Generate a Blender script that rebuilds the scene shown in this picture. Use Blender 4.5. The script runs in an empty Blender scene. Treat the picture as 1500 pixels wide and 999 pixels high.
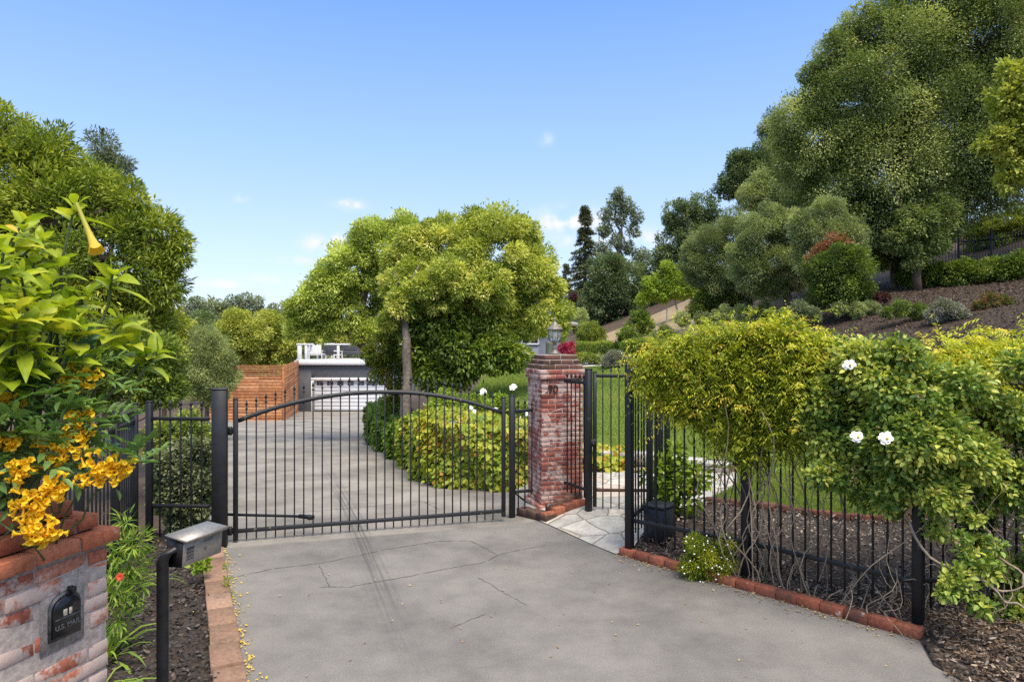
import bpy, bmesh, math, random
import numpy as np
random.seed(11)
RNG = np.random.default_rng(7)
SC = bpy.context.scene
COL = SC.collection
CAMH = 2.4
V = np.array

# ------------------------------------------------------------------ placing helpers
def P(px, py, d):
    """a point at distance d in front of the camera position, seen in the photograph at px, py"""
    return V([(px - 750) / 1000 * d, d, CAMH - (py - 499.5) / 1000 * d])

def unit(v):
    v = np.asarray(v, float)
    n = np.linalg.norm(v, axis=-1, keepdims=True)
    return v / np.maximum(n, 1e-9)

def sstep(a, b, x):
    t = np.clip((x - a) / (b - a), 0, 1)
    return t * t * (3 - 2 * t)

# ------------------------------------------------------------------ materials
def new_mat(name):
    m = bpy.data.materials.new(name); m.use_nodes = True
    nt = m.node_tree
    return m, nt, nt.nodes, nt.links, nt.nodes['Principled BSDF']

def ramp(nodes, stops):
    r = nodes.new('ShaderNodeValToRGB'); e = r.color_ramp.elements
    while len(e) > 1: e.remove(e[-1])
    e[0].position = stops[0][0]; e[0].color = (*stops[0][1], 1)
    for p, c in stops[1:]:
        k = e.new(p); k.color = (*c, 1)
    return r

def noise(nodes, links, vec, scale, detail=4, rough=.55):
    n = nodes.new('ShaderNodeTexNoise'); n.inputs['Scale'].default_value = scale
    n.inputs['Detail'].default_value = detail; n.inputs['Roughness'].default_value = rough
    links.new(vec, n.inputs['Vector']); return n

def maprange(nodes, links, val, a, b, c=0, d=1):
    n = nodes.new('ShaderNodeMapRange'); links.new(val, n.inputs['Value'])
    n.inputs['From Min'].default_value = a; n.inputs['From Max'].default_value = b
    n.inputs['To Min'].default_value = c; n.inputs['To Max'].default_value = d
    return n.outputs['Result']

def mixc(nodes, links, fac, a, b, mode='MIX'):
    n = nodes.new('ShaderNodeMix'); n.data_type = 'RGBA'; n.blend_type = mode
    for sock, v in ((n.inputs['Factor'], fac), (n.inputs['A'], a), (n.inputs['B'], b)):
        if isinstance(v, bpy.types.NodeSocket): links.new(v, sock)
        elif isinstance(v, (int, float)): sock.default_value = v
        else: sock.default_value = (*v, 1)
    return n.outputs['Result']

def math_(nodes, links, op, a, b=0.0):
    n = nodes.new('ShaderNodeMath'); n.operation = op
    for s, v in ((n.inputs[0], a), (n.inputs[1], b)):
        if isinstance(v, bpy.types.NodeSocket): links.new(v, s)
        else: s.default_value = v
    return n.outputs[0]

def bump(nodes, links, bsdf, h, strength=.4, dist=.01):
    b = nodes.new('ShaderNodeBump'); b.inputs['Strength'].default_value = strength
    b.inputs['Distance'].default_value = dist
    links.new(h, b.inputs['Height']); links.new(b.outputs[0], bsdf.inputs['Normal'])

def wpos(nodes):
    return nodes.new('ShaderNodeNewGeometry').outputs['Position']

def leaf_mat(name, cols, trans=.32, rough=.5, spec=.3, vary=0):
    """cols: dark -> light; each leaf takes its own tint"""
    m, nt, nd, lk, b = new_mat(name)
    at = nd.new('ShaderNodeAttribute'); at.attribute_name = 'tint'
    r = ramp(nd, [(i / (len(cols) - 1), c) for i, c in enumerate(cols)])
    fac = at.outputs['Fac']
    if vary:
        nz = noise(nd, lk, wpos(nd), vary, 4, .6)
        fac = math_(nd, lk, 'ADD', fac, maprange(nd, lk, nz.outputs['Fac'], .3, .7, -.22, .22))
        bump(nd, lk, b, nz.outputs['Fac'], .5, .004)
    lk.new(fac, r.inputs[0]); lk.new(r.outputs[0], b.inputs['Base Color'])
    b.inputs['Roughness'].default_value = rough
    b.inputs['Specular IOR Level'].default_value = spec
    if trans > 0:
        t = nd.new('ShaderNodeBsdfTranslucent')
        c = mixc(nd, lk, 1.0, r.outputs[0], (1.2, 1.25, .7), 'MULTIPLY')
        lk.new(c, t.inputs['Color'])
        mx = nd.new('ShaderNodeMixShader'); mx.inputs[0].default_value = trans
        lk.new(b.outputs[0], mx.inputs[1]); lk.new(t.outputs[0], mx.inputs[2])
        lk.new(mx.outputs[0], nd['Material Output'].inputs['Surface'])
    return m

def plain(name, col, rough=.6, metal=0, spec=.4, var=.12, scale=30, bmp=0):
    m, nt, nd, lk, b = new_mat(name)
    n = noise(nd, lk, wpos(nd), scale, 5)
    f = maprange(nd, lk, n.outputs['Fac'], .3, .7, 1 - var, 1 + var)
    lk.new(mixc(nd, lk, 1.0, col, _rgb(nd, lk, f), 'MULTIPLY'), b.inputs['Base Color'])
    b.inputs['Roughness'].default_value = rough; b.inputs['Metallic'].default_value = metal
    b.inputs['Specular IOR Level'].default_value = spec
    if bmp: bump(nd, lk, b, n.outputs['Fac'], bmp)
    return m

def _rgb(nd, lk, f):
    c = nd.new('ShaderNodeCombineColor')
    for i in range(3): lk.new(f, c.inputs[i])
    return c.outputs[0]

def tinted(name, cols, rough=.85, var=.25, scale=25, white=0.0, wcol=(.55, .5, .47), bmp=.4, wscale=9, dirt=0.0):
    """per-face tint through a ramp, worn by noise; white = share washed over with lime bloom"""
    m, nt, nd, lk, b = new_mat(name)
    at = nd.new('ShaderNodeAttribute'); at.attribute_name = 'tint'
    r = ramp(nd, [(i / (len(cols) - 1), c) for i, c in enumerate(cols)])
    lk.new(at.outputs['Fac'], r.inputs[0])
    p = wpos(nd)
    n = noise(nd, lk, p, scale, 6, .65)
    f = maprange(nd, lk, n.outputs['Fac'], .3, .7, 1 - var, 1 + var)
    c = mixc(nd, lk, 1.0, r.outputs[0], _rgb(nd, lk, f), 'MULTIPLY')
    if white:
        n2 = noise(nd, lk, p, wscale, 7, .68)
        n3 = noise(nd, lk, p, 2.3, 2)
        s = math_(nd, lk, 'ADD', n2.outputs['Fac'], math_(nd, lk, 'MULTIPLY', n3.outputs['Fac'], .5))
        w = maprange(nd, lk, s, .99 - white * .42, 1.03 - white * .36, 0, .82)
        c = mixc(nd, lk, w, c, wcol)
    if dirt:
        n4 = noise(nd, lk, p, 6, 6, .7)
        c = mixc(nd, lk, maprange(nd, lk, n4.outputs['Fac'], .5, .68, 0, dirt), c, (.06, .05, .04))
    lk.new(c, b.inputs['Base Color'])
    b.inputs['Roughness'].default_value = rough; b.inputs['Specular IOR Level'].default_value = .25
    if bmp: bump(nd, lk, b, n.outputs['Fac'], bmp, .006)
    return m

# ------------------------------------------------------------------ objects and tags
def tag(o, label=None, cat=None, group=None, kind=None):
    if label: o['label'] = label
    if cat: o['category'] = cat
    if group: o['group'] = group
    if kind: o['kind'] = kind
    return o

def thing(name, label, cat, loc, group=None):
    o = bpy.data.objects.new(name, None); COL.objects.link(o)
    o.empty_display_size = .1
    o.location = [float(v) for v in loc]
    return tag(o, label, cat, group)

def wloc(o):
    l = V([0., 0., 0.])
    while o is not None:
        l = l + V(o.location); o = o.parent
    return l

def link_mesh(name, me, mat, parent=None, loc=None):
    o = bpy.data.objects.new(name, me); COL.objects.link(o)
    if mat is not None and len(me.materials) == 0: me.materials.append(mat)
    if parent is not None: o.parent = parent
    if loc is not None: o.location = [float(v) for v in loc]
    return o

def np_mesh(name, co, fverts, fsize, tint=None, smooth=False):
    """co (n,3); fverts flat loop indices; fsize: ints per face"""
    me = bpy.data.meshes.new(name)
    fsize = np.asarray(fsize, np.int32); fverts = np.asarray(fverts, np.int32)
    me.vertices.add(len(co)); me.vertices.foreach_set('co', np.ascontiguousarray(co, np.float32).ravel())
    me.loops.add(len(fverts)); me.loops.foreach_set('vertex_index', fverts)
    me.polygons.add(len(fsize))
    st = np.concatenate([[0], np.cumsum(fsize)[:-1]]).astype(np.int32)
    me.polygons.foreach_set('loop_start', st)
    if smooth: me.polygons.foreach_set('use_smooth', np.ones(len(fsize), bool))
    if tint is not None:
        a = me.attributes.new('tint', 'FLOAT', 'FACE'); a.data.foreach_set('value', np.asarray(tint, np.float32))
    me.update(calc_edges=True); me.validate()
    return me

# chamfered box template
def _chamfer():
    idx = {}; vs = []
    for sx in (-1, 1):
        for sy in (-1, 1):
            for sz in (-1, 1):
                for k in range(3):
                    idx[(sx, sy, sz, k)] = len(vs); vs.append(((sx, sy, sz), k))
    F = []
    for k in range(3):
        o = [a for a in range(3) if a != k]
        for s in (-1, 1):
            q = []
            for a, b in ((-1, -1), (1, -1), (1, 1), (-1, 1)):
                c = [0, 0, 0]; c[k] = s; c[o[0]] = a; c[o[1]] = b; q.append(idx[(*c, k)])
            F.append(q)
    for k in range(3):
        o = [a for a in range(3) if a != k]
        for a in (-1, 1):
            for b in (-1, 1):
                c1 = [0, 0, 0]; c1[o[0]] = a; c1[o[1]] = b; c2 = list(c1); c1[k] = -1; c2[k] = 1
                F.append([idx[(*c1, o[0])], idx[(*c2, o[0])], idx[(*c2, o[1])], idx[(*c1, o[1])]])
    for sx in (-1, 1):
        for sy in (-1, 1):
            for sz in (-1, 1): F.append([idx[(sx, sy, sz, k)] for k in range(3)])
    sg = V([v[0] for v in vs], float); kk = V([v[1] for v in vs])
    co = sg * 1.0
    for i in range(len(co)):
        for a in range(3):
            if a != kk[i]: co[i, a] *= .8
    out = []
    for f in F:
        c = co[f]; nrm = np.cross(c[1] - c[0], c[2] - c[0])
        out.append(f if np.dot(nrm, c.mean(0)) > 0 else f[::-1])
    return sg, kk, out
CH_S, CH_K, CH_F = _chamfer()

class MB:
    """collects boxes, tubes and turned shapes and links them as one mesh object"""
    def __init__(self): self.v = []; self.f = []; self.t = []; self.n = 0
    def add(self, co, faces, tint=.5):
        co = np.asarray(co, float)
        self.v.append(co); self.f += [[i + self.n for i in f] for f in faces]
        self.t += [tint] * len(faces); self.n += len(co); return self
    def box(self, c, size, ax=None, bev=.004, tint=.5, jit=0):
        """centre c, full size, optional 3x3 rows = local axes"""
        h = np.asarray(size, float) / 2; b = min(bev, h.min() * .6)
        l = CH_S * h
        for k in range(3):
            m = CH_K != k
            l[m, k] -= CH_S[m, k] * b
        if jit:
            cj = {}
            for i, s in enumerate(map(tuple, CH_S)):
                if s not in cj: cj[s] = RNG.normal(0, jit, 3)
                l[i] += cj[s]
        if ax is not None: l = l @ np.asarray(ax, float)
        return self.add(l + np.asarray(c, float), CH_F, tint)
    def bar(self, a, b, w, h=None, bev=.003, tint=.5, up=(0, 0, 1)):
        a = V(a, float); b = V(b, float); u = unit(b - a); L = np.linalg.norm(b - a)
        if abs(u[2]) > .9: up = (0, 1, 0)
        s = unit(np.cross(up, u)); t = np.cross(u, s)
        return self.box((a + b) / 2, (L, w, h or w), (u, s, t), bev, tint)
    def tube(self, pts, rad, sides=6, tint=.5, cap=True):
        pts = np.asarray(pts, float); n = len(pts)
        rad = np.full(n, rad) if np.isscalar(rad) else np.asarray(rad, float)
        tg = unit(np.gradient(pts, axis=0)); ref = V([.31, .17, .93]); ref = ref - tg[0] * (ref @ tg[0])
        co = []; a = np.arange(sides) * 2 * math.pi / sides
        for i in range(n):
            ref = unit(ref - tg[i] * (ref @ tg[i])); s = np.cross(tg[i], ref)
            co.append(pts[i] + rad[i] * (np.cos(a)[:, None] * ref + np.sin(a)[:, None] * s))
        F = []
        for i in range(n - 1):
            for k in range(sides):
                k2 = (k + 1) % sides
                F.append([i * sides + k, i * sides + k2, (i + 1) * sides + k2, (i + 1) * sides + k])
        if cap:
            F.append(list(range(sides))[::-1]); F.append([(n - 1) * sides + k for k in range(sides)])
        return self.add(np.concatenate(co), F, tint)
    def sweep(self, pts, w, h, side, tint=.5):
        """rectangular section along pts; side = the width direction"""
        pts = np.asarray(pts, float); n = len(pts); tg = unit(np.gradient(pts, axis=0)); side = unit(side)
        co = []
        for i in range(n):
            u = unit(np.cross(tg[i], side))
            for a, b in ((-1, -1), (1, -1), (1, 1), (-1, 1)): co.append(pts[i] + side * a * w / 2 + u * b * h / 2)
        F = []
        for i in range(n - 1):
            for k in range(4):
                k2 = (k + 1) % 4
                F.append([i * 4 + k, (i + 1) * 4 + k, (i + 1) * 4 + k2, i * 4 + k2])
        F += [[0, 1, 2, 3], [(n - 1) * 4 + k for k in (3, 2, 1, 0)]]
        return self.add(co, F, tint)
    def lathe(self, c, prof, sides=16, tint=.5):
        """prof: list of (radius, z)"""
        co = []; F = []; n = len(prof)
        for r, z in prof:
            for k in range(sides):
                a = 2 * math.pi * (k + .5) / sides
                co.append((c[0] + r * math.cos(a), c[1] + r * math.sin(a), c[2] + z))
        for i in range(n - 1):
            for k in range(sides):
                k2 = (k + 1) % sides
                F.append([i * sides + k, i * sides + k2, (i + 1) * sides + k2, (i + 1) * sides + k])
        F.append(list(range(sides))[::-1]); F.append([(n - 1) * sides + k for k in range(sides)])
        return self.add(co, F, tint)
    def build(self, name, mat, parent=None, smooth=False, world=True):
        co = np.concatenate(self.v)
        if parent is not None and world: co = co - wloc(parent)
        me = np_mesh(name, co, [i for f in self.f for i in f], [len(f) for f in self.f], self.t, smooth)
        return link_mesh(name, me, mat, parent)

# ------------------------------------------------------------------ leaves
class Leaves:
    """many leaves as one mesh; every leaf is a small folded blade"""
    def __init__(self): self.c = []; self.i = []; self.s = []; self.t = []; self.n = 0
    def add(self, pos, D, N, L, W, tint, shape='dia', fold=.18):
        n = len(pos)
        if n == 0: return self
        D = unit(D); S = unit(np.cross(D, N)); N = np.cross(S, D)
        L = np.broadcast_to(np.asarray(L, float), (n,))[:, None]; W = np.broadcast_to(np.asarray(W, float), (n,))[:, None]
        if shape == 'dia':
            co = np.stack([pos, pos + D * L * .45 + S * W * .5 + N * W * fold, pos + D * L - N * L * .06,
                           pos + D * L * .45 - S * W * .5 + N * W * fold], 1)
            loc = V([0, 1, 2, 0, 2, 3]); sz = [3, 3]
        elif shape == 'oval':
            a = .28; b = .68
            co = np.stack([pos, pos + D * L * a + S * W * .46 + N * W * fold, pos + D * L * b + S * W * .42 + N * W * fold,
                           pos + D * L - N * L * .08, pos + D * L * b - S * W * .42 + N * W * fold, pos + D * L * a - S * W * .46 + N * W * fold], 1)
            loc = V([0, 1, 2, 3, 0, 3, 4, 5]); sz = [4, 4]
        elif shape == 'strap':   # arching blade in 4 segments, L along D then drooping
            pts = []
            for k, t in enumerate((0, .3, .58, .82, 1.0)):
                c = pos + D * L * t - V([0, 0, 1]) * (L * .55 * t ** 2.4)
                w = W * (.5, .5, .45, .3, .02)[k]
                pts += [c - S * w, c + S * w]
            co = np.stack(pts, 1)
            loc = V([0, 1, 3, 2, 2, 3, 5, 4, 4, 5, 7, 6, 6, 7, 9, 8]); sz = [4, 4, 4, 4]
        m = co.shape[1]
        idx = (np.arange(n)[:, None] * m + loc[None, :] + self.n)
        self.c.append(co.reshape(-1, 3)); self.i.append(idx.ravel()); self.s.append(np.tile(sz, n))
        self.t.append(np.repeat(np.broadcast_to(np.asarray(tint, float), (n,)), len(sz))); self.n += n * m
        return self
    def build(self, name, mat, parent=None, smooth=False):
        co = np.concatenate(self.c)
        if parent is not None: co = co - wloc(parent)
        me = np_mesh(name, co, np.concatenate(self.i), np.concatenate(self.s), np.clip(np.concatenate(self.t), 0, 1), smooth)
        return link_mesh(name, me, mat, parent)

def rdir(n, rng=RNG): return unit(rng.normal(size=(n, 3)))

def fib(n, rng):
    k = np.arange(n) + .5
    ph = np.arccos(1 - 2 * k / n); th = math.pi * (1 + 5 ** .5) * k + rng.uniform(0, 6.28)
    return np.stack([np.cos(th) * np.sin(ph), np.sin(th) * np.sin(ph), np.cos(ph)], 1)

def foliage(lv, lobes, L, W, cov=.7, sub=16, subr=.42, droop=.15, shape='dia', tb=.5, tv=.16, tl=.14, seed=1,
            squash=1.0, out=.6, low=-1.0, stray=.1):
    """lobes: (centre, radius). Clumps of leaves on the shell of every lobe. Returns clump centres"""
    rng = np.random.default_rng(seed)
    C = V([l[0] for l in lobes]); R = V([l[1] for l in lobes], float)
    subs = []
    for i in range(len(C)):
        n = max(6, int(sub))
        d = fib(n, rng) + rng.normal(0, .18, (n, 3)); d = unit(d)
        d = d[d[:, 2] > low]
        rs = R[i] * subr * rng.uniform(.65, 1.3, len(d))
        c = C[i] + d * (R[i] * rng.uniform(.6, .88, len(d)))[:, None] * V([1, 1, squash])
        for j in range(len(d)):
            q = np.linalg.norm(c[j] - C, axis=1) / R
            q[i] = 9
            if (q < .5).any(): continue
            subs.append((*c[j], rs[j], *d[j]))
    S = V(subs); sc = S[:, :3]; sr = S[:, 3]; so = S[:, 4:7]
    area = 4 * math.pi * sr ** 2
    cnt = rng.poisson(cov * area / (.5 * L * W)) + 1
    k = np.repeat(np.arange(len(S)), cnt); n = len(k)
    u = rdir(n, rng)
    rad = sr[k] * (.35 + .65 * np.sqrt(rng.uniform(0, 1, n)))
    far = rng.uniform(0, 1, n) < stray; rad[far] *= rng.uniform(1.0, 1.6, far.sum())
    pos = sc[k] + u * rad[:, None] * V([1, 1, .8 * squash + .1])
    D = unit(so[k] * out + u * .55 + rng.normal(0, .45, (n, 3)) + V([0, 0, -droop]))
    N = unit(V([0, 0, .8]) + u * .5 + rng.normal(0, .5, (n, 3)))
    st = rng.normal(0, tv, len(S))
    tint = tb + st[k] + rng.normal(0, tl, n)
    ls = rng.uniform(.65, 1.25, n)
    lv.add(pos, D, N, L * ls, W * ls, tint, shape)
    return sc

def lobes_px(lst, d):
    return [(P(l[0], l[1], d + (l[3] if len(l) > 3 else 0)), l[2] / 1000 * d) for l in lst]

def wiggle(a, b, n=6, amp=.06, rng=RNG, sag=0):
    a = V(a, float); b = V(b, float); L = np.linalg.norm(b - a)
    t = np.linspace(0, 1, n)[:, None]
    w = sum(rng.normal(0, amp * L * 1.5 / h, 3) * np.sin(t * math.pi * h + (0 if h == 1 else rng.uniform(-.6, .6))) for h in (1, 2, 3, 4)) * np.sin(t * math.pi) ** .5
    return a + (b - a) * t + w + V([0, 0, -1]) * sag * np.sin(t * math.pi) * L
# ------------------------------------------------------------------ terrain
WALL = V([(-4.6, 34), (-4.4, 24), (-3.94, 21.2), (-3.1, 18.5), (-2.35, 16.7), (-1.64, 14.4), (-1.18, 12.8), (-.87, 12.15), (-.13, 12.07),
          (1.39, 12.4), (2.6, 12.3), (3.82, 11.85)], float)
GARDEN = np.concatenate([WALL, V([(6, 11.3), (60, 11), (60, 90), (-4.6, 90)], float)])
CTRL = V([(-.13, 12.2, .82), (-.87, 12.3, .86), (-1.2, 13.2, .84), (-1.6, 14.8, .66), (-2.3, 17, .25), (-3.1, 19, .15), (-3.9, 21.6, .1), (-4.4, 25, .1),
          (-4.4, 34, .3), (-4, 45, .6), (1.39, 12.5, .36), (2.6, 12.4, .31), (3.8, 12, .2), (0, 14.5, .9), (0, 18, 1.04), (0, 24, 1.25), (3, 18, .75),
          (3, 26, 1.0), (3, 34, 1.22), (5, 33, 1.25), (6, 16, .75), (4, 11, .12), (4.5, 9, .1), (6, 11, .5), (8, 11, 1.1), (10, 14, 1.9), (12, 11, 2.3), (12, 20, 3.0),
          (9.6, 24, 2.9), (12.3, 30, 4.35), (14.6, 26, 4.2), (18.2, 28, 4.8), (17, 20, 4.0), (20, 14, 4.7), (9.6, 32, 3.2), (10.6, 45, 4.0), (7.2, 36, 2.45),
          (4.8, 40, 2.0), (1, 45, 1.4), (-2, 45, 1.2), (15, 50, 6.2), (25, 40, 8.5), (30, 25, 8.5), (25, 5, 5.5), (8, 5, .7), (5.5, 5, .15), (3.4, 5.7, .09),
          (3.3, 3, .05), (6, 2.5, .2), (12, 3, 1.5), (2.5, 9, .14), (7, 28, 1.5), (8.4, 30, 2.5), (2, 55, 1.8), (15, 60, 7), (30, 60, 10), (6, 22, 1.2), (5, 14, .5), (1.5, 15, .55)], float)
def _tps_fit(c):
    n = len(c); d = np.linalg.norm(c[:, None, :2] - c[None, :, :2], axis=2)
    K = np.where(d > 0, d * d * np.log(np.maximum(d, 1e-9)), 0) + np.eye(n) * .02
    Pm = np.concatenate([np.ones((n, 1)), c[:, :2]], 1)
    A = np.block([[K, Pm], [Pm.T, np.zeros((3, 3))]])
    return np.linalg.solve(A, np.concatenate([c[:, 2], np.zeros(3)]))
_TW = _tps_fit(CTRL)
def tps(x, y):
    x = np.clip(np.asarray(x, float), -5, 30); y = np.clip(np.asarray(y, float), 1, 60)
    sh = x.shape; x = x.ravel(); y = y.ravel(); out = np.empty(len(x))
    for s in range(0, len(x), 20000):
        xs = x[s:s + 20000]; ys = y[s:s + 20000]
        d = np.hypot(xs[:, None] - CTRL[None, :, 0], ys[:, None] - CTRL[None, :, 1])
        K = np.where(d > 1e-9, d * d * np.log(np.maximum(d, 1e-9)), 0)
        out[s:s + 20000] = K @ _TW[:-3] + _TW[-3] + _TW[-2] * xs + _TW[-1] * ys
    return out.reshape(sh)
def inpoly(x, y, poly):
    x = np.asarray(x, float); y = np.asarray(y, float); r = np.zeros(x.shape, bool); n = len(poly); j = n - 1
    for i in range(n):
        xi, yi = poly[i]; xj, yj = poly[j]
        if yi != yj: r ^= ((yi > y) != (yj > y)) & (x < (xj - xi) * (y - yi) / (yj - yi) + xi)
        j = i
    return r
def T(x, y):
    """height of the ground"""
    x = np.asarray(x, float); y = np.asarray(y, float)
    drive = -np.clip(y - 9, 0, 32) * .0575
    drive = drive + (-3.2 - drive) * sstep(-14, -34, x)
    wk = sstep(-.25, 1.0, x) * sstep(7.9, 9.1, y + .75 * (x - 1.0))
    flat = drive + (.14 - drive) * wk
    r = sstep(3.2, 4.6, x - .35 * np.maximum(y - 9, 0) + .0 * y)
    t = tps(x, y)
    flat = flat + (t - flat) * r
    return np.where(inpoly(x, y, GARDEN), t, flat)
def Tz(x, y): return float(T(V([x]), V([y]))[0])
def ground_pt(px, py, d0=2, d1=120):
    """where the sight line through px, py meets the ground"""
    ds = np.linspace(d0, d1, 6000); p = np.stack([(px - 750) / 1000 * ds, ds, CAMH - (py - 499.5) / 1000 * ds], 1)
    k = np.argmax(p[:, 2] <= T(p[:, 0], p[:, 1]))
    return p[k]

def grid_sheet(name, poly, dz, res, mat, jit=0):
    """a sheet cut to poly that follows the ground dz above it"""
    bm = bmesh.new()
    bm.faces.new([bm.verts.new((float(a), float(b), 0)) for a, b in poly])
    bmesh.ops.triangulate(bm, faces=bm.faces[:])
    poly = V(poly, float)
    lo = poly.min(0); hi = poly.max(0)
    for ax in (0, 1):
        for v in np.arange(lo[ax] + res * .5, hi[ax], res):
            co = [0, 0, 0]; no = [0, 0, 0]; co[ax] = float(v); no[ax] = 1
            bmesh.ops.bisect_plane(bm, geom=bm.verts[:] + bm.edges[:] + bm.faces[:], plane_co=co, plane_no=no)
    xy = V([v.co[:] for v in bm.verts])
    # a vertex on the garden's edge takes the level of the sheet's inside
    cen = poly.mean(0)
    q = xy[:, :2] + (cen - xy[:, :2]) * .004
    z = T(q[:, 0], q[:, 1])
    for v, zz in zip(bm.verts, z): v.co.z = float(zz) + dz + (random.gauss(0, jit) if jit else 0)
    bmesh.ops.recalc_face_normals(bm, faces=bm.faces[:])
    if sum(f.normal.z for f in bm.faces) < 0: bmesh.ops.reverse_faces(bm, faces=bm.faces[:])
    me = bpy.data.meshes.new(name); bm.to_mesh(me); bm.free()
    for p in me.polygons: p.use_smooth = True
    return link_mesh(name, me, mat)

# ---- ground materials
def soil_mat():
    m, nt, nd, lk, b = new_mat('soil')
    p = wpos(nd); n = noise(nd, lk, p, 1.2, 8, .65); n2 = noise(nd, lk, p, 22, 6, .7)
    r = ramp(nd, [(.3, (.035, .022, .014)), (.5, (.075, .048, .03)), (.7, (.13, .085, .05))])
    lk.new(mixc(nd, lk, .5, n.outputs['Fac'], n2.outputs['Fac']), r.inputs[0])
    lk.new(r.outputs[0], b.inputs['Base Color']); b.inputs['Roughness'].default_value = .95
    bump(nd, lk, b, n2.outputs['Fac'], .9, .04); return m
def slope_mat():
    m, nt, nd, lk, b = new_mat('dry_slope')
    p = wpos(nd); n = noise(nd, lk, p, .7, 8, .65); n2 = noise(nd, lk, p, 9, 6, .7)
    r = ramp(nd, [(.3, (.14, .095, .05)), (.5, (.3, .22, .125)), (.7, (.38, .29, .17))])
    lk.new(mixc(nd, lk, .5, n.outputs['Fac'], n2.outputs['Fac']), r.inputs[0])
    lk.new(r.outputs[0], b.inputs['Base Color']); b.inputs['Roughness'].default_value = .95
    bump(nd, lk, b, n2.outputs['Fac'], .8, .05); return m
def mulch_mat(name='bark_mulch', k=1.0):
    m, nt, nd, lk, b = new_mat(name)
    p = wpos(nd); n = noise(nd, lk, p, 35, 6, .7); v = nd.new('ShaderNodeTexVoronoi'); v.inputs['Scale'].default_value = 28
    lk.new(p, v.inputs['Vector'])
    r = ramp(nd, [(.3, (.008 * k, .006 * k, .005 * k)), (.55, (.03 * k, .02 * k, .014 * k)), (.75, (.08 * k, .05 * k, .03 * k))])
    lk.new(n.outputs['Fac'], r.inputs[0]); lk.new(r.outputs[0], b.inputs['Base Color'])
    b.inputs['Roughness'].default_value = .9; bump(nd, lk, b, v.outputs['Distance'], 1, .03); return m
def lawn_mat():
    m, nt, nd, lk, b = new_mat('lawn_turf')
    p = wpos(nd); n = noise(nd, lk, p, .55, 4); n2 = noise(nd, lk, p, 40, 6, .75)
    r = ramp(nd, [(.3, (.085, .135, .022)), (.5, (.13, .19, .03)), (.7, (.19, .235, .05))])
    lk.new(mixc(nd, lk, .55, n.outputs['Fac'], n2.outputs['Fac']), r.inputs[0])
    lk.new(r.outputs[0], b.inputs['Base Color']); b.inputs['Roughness'].default_value = .85
    b.inputs['Specular IOR Level'].default_value = .15
    bump(nd, lk, b, n2.outputs['Fac'], 1, .03); return m
def asphalt_mat():
    m, nt, nd, lk, b = new_mat('worn_asphalt')
    p = wpos(nd)
    big = noise(nd, lk, p, .55, 5, .6); mid = noise(nd, lk, p, 3.2, 6, .65); fine = noise(nd, lk, p, 75, 4, .8); grit = noise(nd, lk, p, 230, 2, .6)
    sep = nd.new('ShaderNodeSeparateXYZ'); lk.new(p, sep.inputs[0]); X, Y = sep.outputs[0], sep.outputs[1]
    s = math_(nd, lk, 'ADD', math_(nd, lk, 'MULTIPLY', big.outputs['Fac'], .75), math_(nd, lk, 'MULTIPLY', mid.outputs['Fac'], .4))
    r = ramp(nd, [(.38, (.11, .102, .094)), (.53, (.158, .147, .135)), (.64, (.194, .18, .163)), (.76, (.222, .205, .184))])
    lk.new(s, r.inputs[0])
    f = math_(nd, lk, 'ADD', math_(nd, lk, 'MULTIPLY', fine.outputs['Fac'], .75), math_(nd, lk, 'MULTIPLY', grit.outputs['Fac'], .75))
    c = mixc(nd, lk, 1, r.outputs[0], _rgb(nd, lk, maprange(nd, lk, f, .55, .95, .58, 1.42)), 'MULTIPLY')
    # older concrete beyond the gate: paler and stained
    con = noise(nd, lk, p, .9, 7, .65)
    rc = ramp(nd, [(.3, (.13, .12, .106)), (.46, (.205, .188, .165)), (.6, (.275, .252, .222)), (.75, (.305, .28, .248))])
    lk.new(con.outputs['Fac'], rc.inputs[0])
    c2 = mixc(nd, lk, 1, rc.outputs[0], _rgb(nd, lk, maprange(nd, lk, fine.outputs['Fac'], .3, .7, .8, 1.18)), 'MULTIPLY')
    edge = math_(nd, lk, 'SUBTRACT', Y, math_(nd, lk, 'MULTIPLY', X, .305))
    c = mixc(nd, lk, maprange(nd, lk, edge, 8.9, 8.96), c, c2)
    # tyre marks
    t = math_(nd, lk, 'ADD', math_(nd, lk, 'ADD', X, math_(nd, lk, 'MULTIPLY', Y, .34)), -.99)
    cv = nd.new('ShaderNodeCombineXYZ'); lk.new(math_(nd, lk, 'MULTIPLY', t, 26), cv.inputs[0]); lk.new(math_(nd, lk, 'MULTIPLY', Y, .35), cv.inputs[1])
    st = noise(nd, lk, cv.outputs[0], 1.0, 3, .6)
    band = maprange(nd, lk, math_(nd, lk, 'ABSOLUTE', t), .05, .2, 1, 0)
    fade = maprange(nd, lk, Y, 4.6, 7.6, 0, 1); fade2 = maprange(nd, lk, Y, 10.5, 16, 1, .2)
    w = math_(nd, lk, 'MULTIPLY', math_(nd, lk, 'MULTIPLY', band, maprange(nd, lk, st.outputs['Fac'], .38, .6)), math_(nd, lk, 'MULTIPLY', fade, fade2))
    c = mixc(nd, lk, math_(nd, lk, 'MULTIPLY', w, .62), c, (.05, .05, .052))
    # a pale patch near the road
    lk.new(c, b.inputs['Base Color']); b.inputs['Roughness'].default_value = .82; b.inputs['Specular IOR Level'].default_value = .25
    bump(nd, lk, b, f, .5, .004); return m
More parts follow.
